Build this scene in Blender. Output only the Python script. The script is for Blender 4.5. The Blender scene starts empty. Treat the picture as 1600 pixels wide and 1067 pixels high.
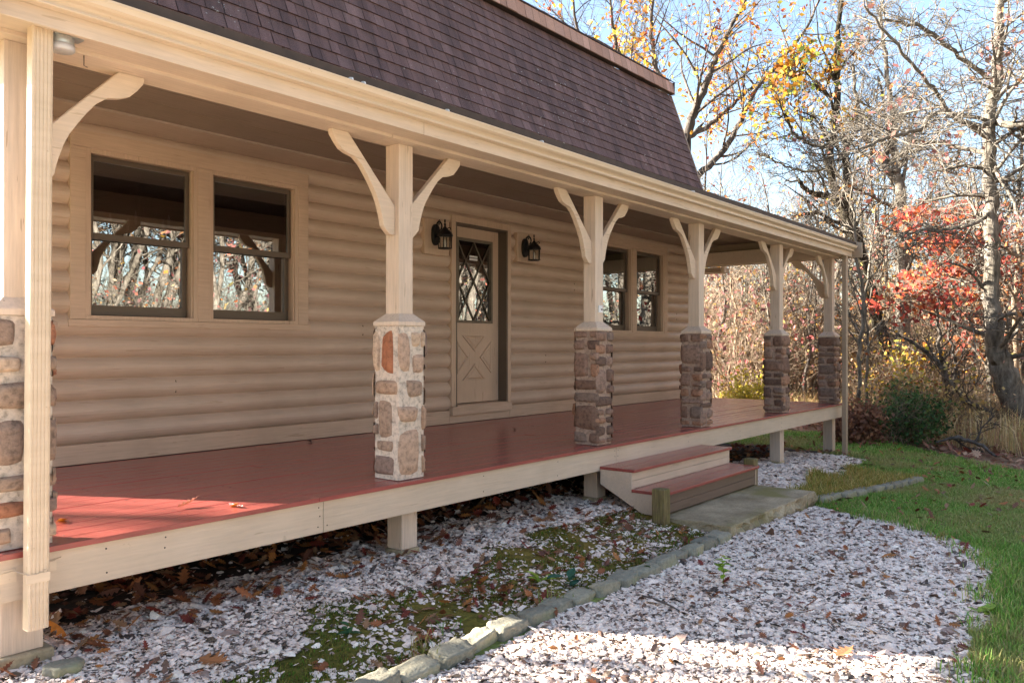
import bpy, math, random
import numpy as np
from mathutils import Vector
R = math.radians
rng = np.random.default_rng(7)
random.seed(7)
SC = bpy.context.scene
COL = SC.collection

# ------------------------------------------------------------------ camera model (metres; X along house, Y into house)
CAMH = 1.337
TH = math.atan2(1015, 1270); SN, CS = math.sin(TH), math.cos(TH)
def at(px, py, depth):
    """point at a given distance along the view"""
    r = (px-800)*depth/1270
    return np.array([SN*r+CS*depth, -CS*r+SN*depth, CAMH-(py-540)*depth/1270])
def fl(px, py, z=0.0):
    d = (CAMH-z)*1270/(py-540)
    p = at(px, py, d); return p[0], p[1]

# ------------------------------------------------------------------ noise
def _h(i, j, s):
    n = (i*374761393 + j*668265263 + s*1442695041) & 0xFFFFFFFF
    n = ((n ^ (n >> 13))*1274126177) & 0xFFFFFFFF
    return ((n ^ (n >> 16)) & 0xFFFF)/65535.0
def vn(x, y, sc=1.0, s=0):
    x = np.asarray(x, float)*sc; y = np.asarray(y, float)*sc
    i = np.floor(x).astype(np.int64); j = np.floor(y).astype(np.int64)
    u = x-i; v = y-j; u = u*u*(3-2*u); v = v*v*(3-2*v)
    return (_h(i, j, s)*(1-u)+_h(i+1, j, s)*u)*(1-v)+(_h(i, j+1, s)*(1-u)+_h(i+1, j+1, s)*u)*v
def fbm(x, y, sc=1.0, s=0):
    return .5*vn(x, y, sc, s)+.3*vn(x, y, sc*2.1, s+1)+.2*vn(x, y, sc*4.3, s+2)
def sst(a, b, x):
    t = np.clip((x-a)/(b-a), 0, 1); return t*t*(3-2*t)

# ------------------------------------------------------------------ materials
def mat(name):
    m = bpy.data.materials.new(name); m.use_nodes = True
    return m, m.node_tree, m.node_tree.nodes['Principled BSDF']
def N(nt, t, **k):
    n = nt.nodes.new(t)
    for a, b in k.items():
        if a.startswith('i_'): n.inputs[a[2:].replace('_', ' ')].default_value = b
        else: setattr(n, a, b)
    return n
def ramp(nt, fac, stops):
    r = nt.nodes.new('ShaderNodeValToRGB'); e = r.color_ramp.elements
    while len(e) < len(stops): e.new(.5)
    for q, (p, c) in zip(e, stops): q.position = p; q.color = (*c, 1)
    nt.links.new(fac, r.inputs['Fac']); return r.outputs['Color']
def coords(nt, scale=(1, 1, 1), kind='Object'):
    t = N(nt, 'ShaderNodeTexCoord'); mp = N(nt, 'ShaderNodeMapping'); mp.inputs['Scale'].default_value = scale
    nt.links.new(t.outputs[kind], mp.inputs['Vector']); return mp.outputs['Vector']
def noise(nt, vec, scale, detail=4, rough=.55):
    n = N(nt, 'ShaderNodeTexNoise'); n.inputs['Scale'].default_value = scale
    n.inputs['Detail'].default_value = detail; n.inputs['Roughness'].default_value = rough
    nt.links.new(vec, n.inputs['Vector']); return n.outputs['Fac']
def bump(nt, b, h, strength, dist=.01):
    n = N(nt, 'ShaderNodeBump'); n.inputs['Strength'].default_value = strength; n.inputs['Distance'].default_value = dist
    nt.links.new(h, n.inputs['Height']); nt.links.new(n.outputs['Normal'], b.inputs['Normal'])
def mulc(nt, a, b, fac=1.0, mode='MULTIPLY'):
    m = N(nt, 'ShaderNodeMix', data_type='RGBA', blend_type=mode); m.inputs['Factor'].default_value = fac
    for s, v in ((m.inputs['A'], a), (m.inputs['B'], b)):
        if isinstance(v, tuple): s.default_value = (*v, 1)
        else: nt.links.new(v, s)
    return m.outputs['Result']
def sc3(c, k): return tuple(min(1, x*k) for x in c)

def painted_wood(name, c, axis='x', rough=.5, bstr=.35, var=.14, wear=None, crack=(.8, .77, .73), knots=False, coat=0):
    m, nt, b = mat(name)
    s = {'x': (1.2, 22, 22), 'y': (22, 1.2, 22), 'z': (22, 22, 1.2)}[axis]
    v = coords(nt, s)
    g = noise(nt, v, 3.0, 6, .6)
    v2 = coords(nt); big = noise(nt, v2, 1.7, 4, .6)
    col = mulc(nt, ramp(nt, g, [(.25, sc3(c, 1-var)), (.6, c), (.8, sc3(c, 1+var*.6))]),
               ramp(nt, big, [(.3, (.86, .85, .83)), (.65, (1, 1, 1))]))
    ck = noise(nt, coords(nt, tuple(q*.55 if q > 5 else q*.8 for q in s)), 3.1, 3, .5)
    col = mulc(nt, col, ramp(nt, ck, [(.0, (1, 1, 1)), (.685, (1, 1, 1)), (.70, crack)]))
    if knots:
        vo = N(nt, 'ShaderNodeTexVoronoi'); vo.inputs['Scale'].default_value = 1.0
        nt.links.new(coords(nt, (1.1, 4, 4)), vo.inputs['Vector'])
        col = mulc(nt, col, ramp(nt, vo.outputs['Distance'], [(.02, (.68, .63, .58)), (.06, (1, 1, 1))]))
    if wear:
        w = noise(nt, v2, 9, 6, .7)
        col = mulc(nt, col, ramp(nt, w, [(.66, (1, 1, 1)), (.74, wear)]))
    nt.links.new(col, b.inputs['Base Color'])
    b.inputs['Roughness'].default_value = rough
    if coat: b.inputs['Coat Weight'].default_value = coat; b.inputs['Coat Roughness'].default_value = .16
    bump(nt, b, g, bstr, .004)
    return m
M = {}
M['siding'] = painted_wood('tan_siding_paint', (.59, .44, .335), 'x', .42, .4, .1, crack=(.84, .81, .78))
M['casing'] = painted_wood('tan_casing_paint_long', (.59, .42, .30), 'x', .45, .6, .16)
M['casing_v'] = painted_wood('tan_casing_paint_upright', (.59, .42, .30), 'z', .45, .6, .16)
M['trim'] = painted_wood('beige_trim_paint', (.69, .54, .41), 'x', .5, .5, .14, wear=(.88, .85, .8))
M['trim_v'] = painted_wood('beige_post_paint', (.69, .54, .42), 'z', .5, .8, .2, wear=(.82, .78, .73), crack=(.6, .55, .5))
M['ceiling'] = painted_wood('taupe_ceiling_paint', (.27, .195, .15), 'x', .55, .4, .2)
M['ceiling2'] = painted_wood('paler_ceiling_tone', (.44, .325, .26), 'x', .55, .3, .15)  # paler tone for the ceiling strip next to the wall
M['fasciaw'] = painted_wood('beige_fascia_board', (.67, .53, .40), 'x', .55, .7, .12, wear=(.72, .66, .6))
M['red'] = painted_wood('red_deck_paint', (.38, .088, .072), 'x', .26, .6, .3, wear=(1.45, 1.5, 1.5), crack=(.7, .62, .6), coat=.18)
M['riser'] = painted_wood('brown_riser_paint', (.18, .118, .085), 'x', .5, .4, .12)
M['sash'] = painted_wood('dark_taupe_sash', (.12, .088, .062), 'x', .4, .2, .1)
M['door'] = painted_wood('tan_door_paint', (.58, .415, .30), 'z', .4, .12, .06)
M['rake'] = painted_wood('brown_rake_paint', (.40, .29, .20), 'y', .5, .4, .12)
def metal_paint():
    m, nt, b = mat('beige_gutter_enamel')
    v = coords(nt, (.6, 6, 6)); n = noise(nt, v, 4, 5, .6)
    v2 = coords(nt); sp = noise(nt, v2, 35, 3)
    c = mulc(nt, ramp(nt, n, [(.3, (.62, .48, .34)), (.7, (.70, .555, .41))]), ramp(nt, sp, [(.68, (1, 1, 1)), (.76, (.7, .62, .5))]))
    nt.links.new(c, b.inputs['Base Color']); b.inputs['Roughness'].default_value = .32
    return m
M['gutter'] = metal_paint()
def raw_wood():
    m, nt, b = mat('weathered_green_brown_timber')
    v = coords(nt, (18, 18, 1.5)); n = noise(nt, v, 4, 7, .65)
    v2 = coords(nt); g = noise(nt, v2, 7, 4)
    c = mulc(nt, ramp(nt, n, [(.3, (.09, .06, .028)), (.55, (.23, .16, .075)), (.75, (.34, .25, .12))]), ramp(nt, g, [(.35, (.75, .9, .55)), (.65, (1, 1, 1))]))
    nt.links.new(c, b.inputs['Base Color']); b.inputs['Roughness'].default_value = .8; bump(nt, b, n, .7, .006)
    return m
M['timber'] = raw_wood()
def concrete(name, c1, c2, moss, vary=False):
    m, nt, b = mat(name)
    v = coords(nt); n = noise(nt, v, 3.2, 6, .65); f = noise(nt, v, 60, 3); mm = noise(nt, v, 2.2, 5, .6)
    c = mulc(nt, ramp(nt, n, [(.3, c1), (.7, c2)]), ramp(nt, f, [(.3, (.72, .72, .7)), (.6, (1, 1, 1))]))
    if vary:
        oi = N(nt, 'ShaderNodeObjectInfo'); c = mulc(nt, c, ramp(nt, oi.outputs['Random'], [(.0, (.62, .62, .6)), (.5, (.9, .88, .85)), (1, (1.1, 1.06, .98))]))
    mx = N(nt, 'ShaderNodeMix', data_type='RGBA'); nt.links.new(ramp(nt, mm, [(.5, (0, 0, 0)), (.68, (.8, .8, .8))]), mx.inputs['Factor'])
    nt.links.new(c, mx.inputs['A']); mx.inputs['B'].default_value = (*moss, 1)
    nt.links.new(mx.outputs['Result'], b.inputs['Base Color']); b.inputs['Roughness'].default_value = .9
    cr = noise(nt, v, 9, 8, .7); bump(nt, b, mulc(nt, f, cr), .9, .012); return m
M['concrete'] = concrete('mossy_concrete', (.24, .18, .10), (.58, .455, .29), (.22, .19, .045))
M['granite'] = concrete('lichened_granite', (.26, .245, .185), (.47, .43, .33), (.25, .26, .11), True)
def attr_mat(name, rough=.7, tex=None, bstr=.3, trans=0.0, texamt=.35, spec=.4):
    m, nt, b = mat(name)
    a = N(nt, 'ShaderNodeAttribute', attribute_name='col'); c = a.outputs['Color']
    if tex:
        v = coords(nt); n = noise(nt, v, tex, 5, .65)
        c = mulc(nt, c, ramp(nt, n, [(.25, (1-texamt,)*3), (.5, (1, 1, 1)), (.8, (1+texamt*.5,)*3)]))
        if bstr: bump(nt, b, n, bstr, .008)
    nt.links.new(c, b.inputs['Base Color']); b.inputs['Roughness'].default_value = rough
    b.inputs['Specular IOR Level'].default_value = spec
    if trans:
        t = N(nt, 'ShaderNodeBsdfTranslucent'); nt.links.new(c, t.inputs['Color'])
        mx = N(nt, 'ShaderNodeMixShader'); mx.inputs['Fac'].default_value = trans
        nt.links.new(b.outputs['BSDF'], mx.inputs[1]); nt.links.new(t.outputs['BSDF'], mx.inputs[2])
        nt.links.new(mx.outputs['Shader'], nt.nodes['Material Output'].inputs['Surface'])
    return m
M['stone'] = attr_mat('rough_field_stone', .85, 34, 1.0, texamt=.62)
M['shell'] = attr_mat('crushed_shell', .6, 90, .2, texamt=.25)
M['leaf'] = attr_mat('autumn_leaf', .6, None, 0, trans=.35, spec=.25)
M['deadleaf'] = attr_mat('fallen_leaf', .6, 45, .3, trans=.12, texamt=.3)
M['grass'] = attr_mat('grass_blade', .6, None, 0, trans=.3, spec=.25)
M['ground'] = attr_mat('soil_and_turf', .95, 24, 1.0, texamt=.6, spec=.15)
M['bark'] = None
def bark(name, c1, c2, c3):
    m, nt, b = mat(name)
    v = coords(nt, (1, 1, .28)); n = noise(nt, v, 14, 6, .65); g = noise(nt, coords(nt), 2.3, 5, .6)
    c = mulc(nt, ramp(nt, n, [(.3, c1), (.52, c2), (.75, c3)]), ramp(nt, g, [(.35, (.66, .66, .62)), (.62, (1, 1, 1))]))
    nt.links.new(c, b.inputs['Base Color']); b.inputs['Roughness'].default_value = .9; b.inputs['Specular IOR Level'].default_value = .2
    bump(nt, b, n, .9, .03); return m
M['bark_pale'] = bark('pale_oak_bark', (.07, .055, .045), (.19, .165, .135), (.34, .30, .25))
M['bark_grey'] = bark('grey_bark', (.045, .036, .03), (.12, .10, .085), (.23, .20, .17))
M['bark_dark'] = bark('dark_ivy_bark', (.02, .017, .012), (.055, .045, .03), (.12, .10, .06))
M['bark_brown'] = bark('brown_twig_bark', (.12, .085, .06), (.29, .215, .15), (.47, .37, .27))
def shingles():
    m, nt, b = mat('plum_brown_asphalt_shingle')
    a = N(nt, 'ShaderNodeAttribute', attribute_name='col')
    v = coords(nt); g = noise(nt, v, 170, 2); st = noise(nt, coords(nt, (3.2, .35, .35)), 1.6, 4, .6)
    lich = noise(nt, v, 26, 2, .5)
    c = mulc(nt, a.outputs['Color'], ramp(nt, g, [(.3, (.55, .55, .55)), (.7, (1.35, 1.35, 1.35))]))
    c = mulc(nt, c, ramp(nt, st, [(.28, (.6, .58, .58)), (.72, (1.5, 1.45, 1.5))]))
    big = noise(nt, v, .55, 2)
    lf = mulc(nt, ramp(nt, lich, [(.70, (0, 0, 0)), (.715, (1, 1, 1))]), ramp(nt, big, [(.5, (0, 0, 0)), (.6, (1, 1, 1))]))
    mx = N(nt, 'ShaderNodeMix', data_type='RGBA'); nt.links.new(lf, mx.inputs['Factor']); nt.links.new(c, mx.inputs['A'])
    mx.inputs['B'].default_value = (.5, .5, .45, 1)
    nt.links.new(mx.outputs['Result'], b.inputs['Base Color']); b.inputs['Roughness'].default_value = .75
    bump(nt, b, g, .5, .004); return m
M['shingle'] = shingles()
M['cedar'] = attr_mat('cedar_band_shingle', .8, 60, .4, texamt=.3)
def flat(name, c, rough=.5, metal=0.0, nz=12, var=.2):
    m, nt, b = mat(name); n = noise(nt, coords(nt), nz, 4)
    nt.links.new(ramp(nt, n, [(.3, sc3(c, 1-var)), (.7, sc3(c, 1+var))]), b.inputs['Base Color'])
    b.inputs['Roughness'].default_value = rough; b.inputs['Metallic'].default_value = metal; return m
M['black'] = flat('black_iron', (.012, .011, .012), .45, .3)
M['zinc'] = flat('galvanised_box', (.45, .47, .47), .4, .6)
M['lens'] = flat('grey_lens', (.5, .47, .46), .3)
M['white'] = flat('white_plastic', (.75, .74, .72), .4)
M['lead'] = flat('brown_lattice_bar', (.14, .11, .075), .5)
M['inside'] = flat('dark_room_wood', (.02, .015, .011), .8)
M['brown'] = flat('dark_brown_wood', (.06, .04, .03), .7)
M['brass'] = flat('dull_lock_metal', (.2, .17, .12), .4, .7)
M['stick'] = flat('grey_brown_stick', (.09, .07, .06), .9)
def glass(name, refl, tint):
    m, nt, b = mat(name); nt.nodes.remove(b)
    g = N(nt, 'ShaderNodeBsdfGlossy'); g.inputs['Roughness'].default_value = .006; g.inputs['Color'].default_value = (.95, .96, .97, 1)
    t = N(nt, 'ShaderNodeBsdfTransparent'); t.inputs['Color'].default_value = (*tint, 1)
    n = noise(nt, coords(nt), 5, 2); bp = N(nt, 'ShaderNodeBump'); bp.inputs['Strength'].default_value = .016; bp.inputs['Distance'].default_value = .012
    nt.links.new(n, bp.inputs['Height']); nt.links.new(bp.outputs['Normal'], g.inputs['Normal'])
    mx = N(nt, 'ShaderNodeMixShader'); mx.inputs['Fac'].default_value = refl
    nt.links.new(t.outputs['BSDF'], mx.inputs[1]); nt.links.new(g.outputs['BSDF'], mx.inputs[2])
    nt.links.new(mx.outputs['Shader'], nt.nodes['Material Output'].inputs['Surface']); return m
M['glass'] = glass('window_glass', .35, (.45, .47, .45))
M['lampglass'] = glass('lamp_glass', .12, (.9, .9, .86))

# ------------------------------------------------------------------ object helpers
def props(o, label=None, cat=None, group=None, kind=None):
    for k, v in (('label', label), ('category', cat), ('group', group), ('kind', kind)):
        if v: o[k] = v
    return o
def thing(name, loc, label, cat, group=None):
    o = bpy.data.objects.new(name, None); o.empty_display_size = .2; COL.objects.link(o); o.location = loc
    return props(o, label, cat, group)
def npmesh(name, V, F, m, col=None, smooth=False, mi=None):
    me = bpy.data.meshes.new(name); V = np.asarray(V, np.float32); F = np.asarray(F, np.int32)
    me.vertices.add(len(V)); me.vertices.foreach_set('co', V.ravel())
    k = F.shape[1]
    me.loops.add(F.size); me.loops.foreach_set('vertex_index', F.ravel())
    me.polygons.add(len(F)); me.polygons.foreach_set('loop_start', np.arange(0, F.size, k, dtype=np.int32))
    try: me.polygons.foreach_set('loop_total', np.full(len(F), k, np.int32))
    except Exception: pass
    me.polygons.foreach_set('use_smooth', np.full(len(F), smooth))
    ms = m if isinstance(m, (list, tuple)) else [m]
    for q in ms: me.materials.append(q)
    if mi is not None: me.polygons.foreach_set('material_index', np.asarray(mi, np.int32))
    if col is not None:
        a = me.attributes.new('col', 'FLOAT_COLOR', 'FACE')
        c = np.ones((len(F), 4), np.float32); c[:, :3] = col; a.data.foreach_set('color', c.ravel())
    me.update(calc_edges=True); me.validate()
    return me
def addobj(name, me, parent=None):
    o = bpy.data.objects.new(name, me); COL.objects.link(o)
    if parent: o.parent = parent
    return o
class MB:
    """collects shapes in world space and links them as one mesh"""
    def __init__(s): s.v = []; s.f = []; s.c = []; s.sm = []
    def quad(s, a, b, c, d, col=(1, 1, 1), smooth=False):
        n = len(s.v); s.v += [tuple(a), tuple(b), tuple(c), tuple(d)]; s.f.append((n, n+1, n+2, n+3)); s.c.append(col); s.sm.append(smooth)
    def raw(s, vs, fs, col=(1, 1, 1), smooth=False):
        n = len(s.v); s.v += [tuple(map(float, p)) for p in vs]
        for f in fs: s.f.append(tuple(n+i for i in f)); s.c.append(col); s.sm.append(smooth)
    def box(s, x0, x1, y0, y1, z0, z1, col=(1, 1, 1)):
        v = [(x, y, z) for x in (x0, x1) for y in (y0, y1) for z in (z0, z1)]
        s.raw(v, [(0, 1, 3, 2), (4, 6, 7, 5), (0, 4, 5, 1), (2, 3, 7, 6), (0, 2, 6, 4), (1, 5, 7, 3)], col)
    def prism(s, poly, a0, a1, axis='y', col=(1, 1, 1)):
        """poly in the two other axes, extruded along axis"""
        n = len(poly)
        def P(p, a): return (p[0], a, p[1]) if axis == 'y' else (a, p[0], p[1]) if axis == 'x' else (p[0], p[1], a)
        v = [P(p, a0) for p in poly]+[P(p, a1) for p in poly]
        s.raw(v, [tuple(range(n)), tuple(range(2*n-1, n-1, -1))]+[(i, i+n, (i+1) % n+n, (i+1) % n) for i in range(n)], col)
    def tube(s, pts, rad, n=8, col=(1, 1, 1), caps=True, smooth=True):
        pts = [Vector(p) for p in pts]
        if not hasattr(rad, '__len__'): rad = [rad]*len(pts)
        vs = []
        for i, p in enumerate(pts):
            t = (pts[min(i+1, len(pts)-1)]-pts[max(i-1, 0)]).normalized()
            u = t.orthogonal().normalized() if i == 0 else (u-t*u.dot(t)).normalized()
            w = t.cross(u)
            for k in range(n):
                a = 2*math.pi*k/n; vs.append(p+(u*math.cos(a)+w*math.sin(a))*rad[i])
        fs = [(i*n+k, i*n+(k+1) % n, (i+1)*n+(k+1) % n, (i+1)*n+k) for i in range(len(pts)-1) for k in range(n)]
        if caps: fs += [tuple(range(n-1, -1, -1)), tuple(range((len(pts)-1)*n, len(pts)*n))]
        s.raw(vs, fs, col, smooth)
    def build(s, name, m, parent=None, bevel=0, usecol=False):
        org = Vector((0, 0, 0))
        q = parent
        while q is not None: org += q.location; q = q.parent
        me = bpy.data.meshes.new(name)
        me.from_pydata([(a-org.x, b-org.y, c-org.z) for a, b, c in s.v], [], s.f)
        me.materials.append(m)
        me.polygons.foreach_set('use_smooth', s.sm)
        if usecol:
            a = me.attributes.new('col', 'FLOAT_COLOR', 'FACE')
            a.data.foreach_set('color', np.array([(*c, 1) for c in s.c], np.float32).ravel())
        me.update()
        o = addobj(name, me, parent)
        if bevel:
            b = o.modifiers.new('edge', 'BEVEL'); b.width = bevel; b.segments = 2; b.limit_method = 'ANGLE'; b.angle_limit = R(40)
        return o
def one(name, m, parent, fn, bevel=0):
    b = MB(); fn(b); return b.build(name, m, parent, bevel)

# ------------------------------------------------------------------ ground
def gz(x, y):
    x = np.asarray(x, float); y = np.asarray(y, float)
    z = -.035-.105*sst(3.7, 2.6, y)-.26*np.clip((x-6.3)/6.5, 0, 1)-.07*sst(13, 30, x)
    z = z-.05*sst(2.4, -2, y)
    return z+.02*(fbm(x, y, .9, 5)-.5)*sst(6.5, 8, x+(3-y)*.4)
def ye(x): return np.where(np.asarray(x) < 6.5, 2.64-.02*np.abs(np.asarray(x)-3.6)-.005, 2.62-.125*np.clip(np.asarray(x)-7.9, 0, 9))
BND = [(7.9, 2.62), (7.72, 2.3), (7.62, 1.8), (7.1, 1.22), (6.45, .86), (5.4, .74), (4.45, .70), (3.6, .38), (2.4, -.4), (0, -1.6), (-4, -3)]
def inpoly(x, y, poly):
    c = np.zeros(np.shape(x), bool); n = len(poly)
    for i in range(n):
        (x1, y1), (x2, y2) = poly[i], poly[(i+1) % n]
        if y1 == y2: continue
        k = ((y1 > y) != (y2 > y)) & (x < (x2-x1)*(y-y1)/(y2-y1)+x1); c ^= k
    return c
GPOLY = [(-4, 2.6), (5.97, 2.6), (7.9, 2.62)]+BND[1:]
def zones(x, y):
    """weights: shell, moss, litter, lawn, dry, soil"""
    x = np.asarray(x, float); y = np.asarray(y, float)
    w = (fbm(x, y, 1.8, 11)-.5)*.9; wx = x+w*.35; wy = y+w*.35; wz = y+w*.9
    front = inpoly(wx, wy*1.0, GPOLY) & (y < ye(x)-.02)
    side = (y >= ye(x)-.02) & (x < 6.4)
    mossb = np.interp(x, [1.2, 1.9, 2.4, 3.2, 4.2, 5.2, 6.2], [2.75, 2.95, 3.3, 3.5, 3.58, 3.5, 3.4])
    side_shell = side & (wz >= mossb) & (y < 4.25+w*.5)
    side_moss = side & (wz < mossb)
    right_shell = (x >= 6.4) & (y < 4.3+w*.4) & (wz > 3.02+.09*np.clip(x-9, 0, 9)) & (wx < 12.2) & (y > 2.7)
    right_dry = (x > 7.7) & (x < 10.9) & (y > ye(x)) & (~right_shell) & (y < 3.7)
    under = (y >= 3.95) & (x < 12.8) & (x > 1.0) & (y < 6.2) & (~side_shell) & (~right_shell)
    edge = np.interp(y, [-20, 1.5, 4.3, 8, 30], [9, 13.3, 15.4, 15.9, 22])
    litter = (x > edge+w*.9) | ((x > 12.8) & (y > 8.2+w)) | ((y > 6.2) & (x < 13))
    return front | side_shell | right_shell, side_moss, under, litter, right_dry
def axis_pts(lo, a, b, hi, fine):
    return np.concatenate([a-np.geomspace(a-lo, .3, 22), np.arange(a, b, fine), b+np.geomspace(.3, hi-b, 26)])
gx = axis_pts(-250, 0, 16.5, 420, .055); gy = axis_pts(-250, -1.2, 6.6, 420, .055)
GX, GY = np.meshgrid(gx, gy, indexing='ij')
sh, mo, un, li, dr = zones(GX, GY)
far = np.hypot(GX-6, GY-2)
GZ = gz(GX, GY)+sst(45, 160, far)*6*(fbm(GX, GY, .008, 77))
GZ -= np.where(sh, .012, 0)
n1 = fbm(GX, GY, 3.0, 21)[..., None]; n2 = fbm(GX, GY, .8, 22)[..., None]; n3 = vn(GX, GY, 9, 23)[..., None]
lawn = np.array([.15, .20, .05])*(.6+.7*n1)+np.array([.17, .13, .05])*np.clip(n2*2.2-1.0, 0, 1)
C = lawn.copy()
def setc(mask, c): C[mask] = c[mask]
setc(li, np.array([.26, .165, .10])*(.55+.9*n1)*(.8+.4*n3))
setc(dr, np.array([.32, .22, .07])*(.6+.8*n1))
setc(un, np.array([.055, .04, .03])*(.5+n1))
setc(mo, np.array([.12, .115, .022])*(.5+1.0*n1)+np.array([.09, .035, .012])*np.clip(n2*3-1.3, 0, 1))
setc(GY < -3.0-.8*n1[..., 0]+.25*np.clip(GX-9, 0, 6), np.array([.42, .35, .28])*(.7+.5*n3))  # pale unseen drive added in front to bounce sun onto the facade
setc(sh, np.array([.50, .40, .33])*(.45+.8*n3))
nx, ny = GX.shape
idx = np.arange(nx*ny).reshape(nx, ny)
F = np.stack([idx[:-1, :-1], idx[1:, :-1], idx[1:, 1:], idx[:-1, 1:]], -1).reshape(-1, 4)
fc = C[:-1, :-1].reshape(-1, 3)
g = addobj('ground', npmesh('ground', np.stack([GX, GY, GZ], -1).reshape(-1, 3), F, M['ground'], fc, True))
props(g, kind='structure')

# ------------------------------------------------------------------ ground scatter
def in_view(x, y, pad=80):
    z = CS*x+SN*y; r = SN*x-CS*y; px = 800+1270*r/np.maximum(z, .05); py = 540+1270*(CAMH+.1)/np.maximum(z, .05)
    return (z > .5) & (px > -pad*4) & (px < 1600+pad*4)
def chips(n, xr, yr, test, size, zjit, pal, tilt=.45, k=6):
    x = rng.uniform(*xr, n); y = rng.uniform(*yr, n); ok = test(x, y) & in_view(x, y); x = x[ok]; y = y[ok]; n = len(x)
    a = (np.arange(k)/k*2*np.pi)[None, :]+rng.uniform(-.35, .35, (n, k))
    s = size*np.clip(rng.lognormal(-.04, .55, n), .25, 3)[:, None]
    el = rng.uniform(.45, 1, n)[:, None]; ro = rng.uniform(0, 2*np.pi, n)[:, None]
    rad = s*rng.uniform(.65, 1.1, (n, k))
    lx = rad*np.cos(a); ly = rad*np.sin(a)*el; lz = rng.uniform(-.12, .12, (n, k))*s
    X = lx*np.cos(ro)-ly*np.sin(ro); Y = lx*np.sin(ro)+ly*np.cos(ro)
    tx = rng.normal(0, tilt, n)[:, None]; ty = rng.normal(0, tilt, n)[:, None]
    Z = lz+X*tx+Y*ty
    base = gz(x, y)+rng.uniform(.0, 1, n)*zjit
    V = np.empty((n, k+1, 3)); V[:, :k, 0] = x[:, None]+X; V[:, :k, 1] = y[:, None]+Y; V[:, :k, 2] = base[:, None]+Z
    V[:, k, 0] = x; V[:, k, 1] = y; V[:, k, 2] = base+s[:, 0]*rng.uniform(.1, .45, n)
    b = (np.arange(n)*(k+1))[:, None]
    i = np.arange(k)[None, :]
    F = np.stack([b+i, b+(i+1) % k, np.broadcast_to(b+k, (n, k))], -1).reshape(-1, 3)
    p = np.array([q[1] for q in pal]); w = np.array([q[0] for q in pal]); ci = rng.choice(len(pal), n, p=w/w.sum())
    c = p[ci]*rng.uniform(.8, 1.15, (n, 1))
    return V.reshape(-1, 3), F, np.repeat(c, k, 0)
def join(parts):
    Vs, Fs, Cs = [], [], []; o = 0
    for V, F, C in parts:
        Vs.append(V); Fs.append(F+o); Cs.append(C); o += len(V)
    return np.concatenate(Vs), np.concatenate(Fs), np.concatenate(Cs)
PAL = [(.62, (.90, .735, .615)), (.16, (.76, .59, .49)), (.10, (.92, .80, .66)), (.06, (.36, .25, .20)), (.06, (.12, .085, .06))]
def t_shell(x, y): return zones(x, y)[0] & ~slabz(x, y)
def slabz(x, y): return (x > 5.9) & (x < 7.95) & (y > 2.58) & (y < 3.3)
dens = lambda x, y: rng.uniform(0, 1, len(x)) < np.clip(.5+fbm(x, y, 2.6, 33)*1.1, 0, 1)
parts = [chips(150000, (0.6, 4.6), (.1, 4.4), lambda x, y: t_shell(x, y) & dens(x, y), .0105, .010, PAL, .24),
         chips(9000, (0.6, 8.2), (.1, 4.4), lambda x, y: t_shell(x, y), .02, .014, PAL, .2, 7),
         chips(130000, (4.6, 8.2), (.4, 4.4), lambda x, y: t_shell(x, y) & dens(x, y), .0125, .010, PAL, .24),
         chips(30000, (7.6, 12.6), (2.7, 4.6), lambda x, y: t_shell(x, y), .02, .012, PAL, .24),
         chips(9000, (1.2, 6.2), (2.6, 3.7), lambda x, y: zones(x, y)[1] & (fbm(x, y, 2.5, 41) > .44), .013, .006, PAL, .3),
         chips(1500, (1.2, 6.2), (2.6, 3.7), lambda x, y: zones(x, y)[1], .013, .006, PAL, .3),
         chips(5500, (1.2, 8.2), (.3, 4.4), lambda x, y: t_shell(x, y), .0125, .02, [(1, (.07, .05, .04)), (1, (.16, .09, .06))], .5),
         chips(900, (1.2, 7), (4.1, 5.2), lambda x, y: zones(x, y)[2], .02, .006, PAL)]
V, F, Cc = join(parts)
o = addobj('shell_gravel', npmesh('shell_gravel', V, F, M['shell'], Cc)); props(o, 'crushed white shell gravel spread over the beds beside the porch', 'gravel', kind='stuff')

def leaf_outline():
    # lobed oak leaf, stem at origin, length 1 along +x
    up = [(0, .015), (.16, .04), (.24, .17), (.33, .09), (.42, .28), (.52, .12), (.62, .30), (.72, .12), (.84, .2), (.9, .08), (1, .0)]
    return up
def leafs(pos, size, cols, flatness=.35, gzfun=True, curl=.25):
    up = leaf_outline(); m = len(up)
    n = len(pos)
    L = np.array([[u, 0] for u, _ in up]); A = np.array([[u, v] for u, v in up]); B = np.array([[u, -v] for u, v in up])
    P = np.concatenate([L, A, B])  # mid, upper, lower
    faces = []
    for i in range(m-1): faces += [(i, i+1, m+i+1, m+i), (i+1, i, 2*m+i, 2*m+i+1)]
    faces = np.array(faces)
    ro = rng.uniform(0, 2*np.pi, n)[:, None]; s = size[:, None]
    lx = (P[None, :, 0]-.5)*s; ly = P[None, :, 1]*s*rng.uniform(.75, 1.25, (n, 1))
    cu = rng.uniform(.1, 1, n)[:, None]*curl
    lz = cu*(np.abs(P[None, :, 1])*1.6+(P[None, :, 0]-.5)**2*1.2)*s*rng.choice([-1, 1, 1], n)[:, None]
    tx = rng.normal(0, flatness, n)[:, None]; ty = rng.normal(0, flatness, n)[:, None]
    lz = lz+lx*tx+ly*ty
    X = lx*np.cos(ro)-ly*np.sin(ro); Y = lx*np.sin(ro)+ly*np.cos(ro)
    lz = lz-lz.min(1, keepdims=True)
    V = np.stack([pos[:, 0:1]+X, pos[:, 1:2]+Y, pos[:, 2:3]+lz], -1)
    F = faces[None]+(np.arange(n)*3*m)[:, None, None]
    return V.reshape(-1, 3), F.reshape(-1, 4), np.repeat(cols, len(faces), 0)
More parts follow.
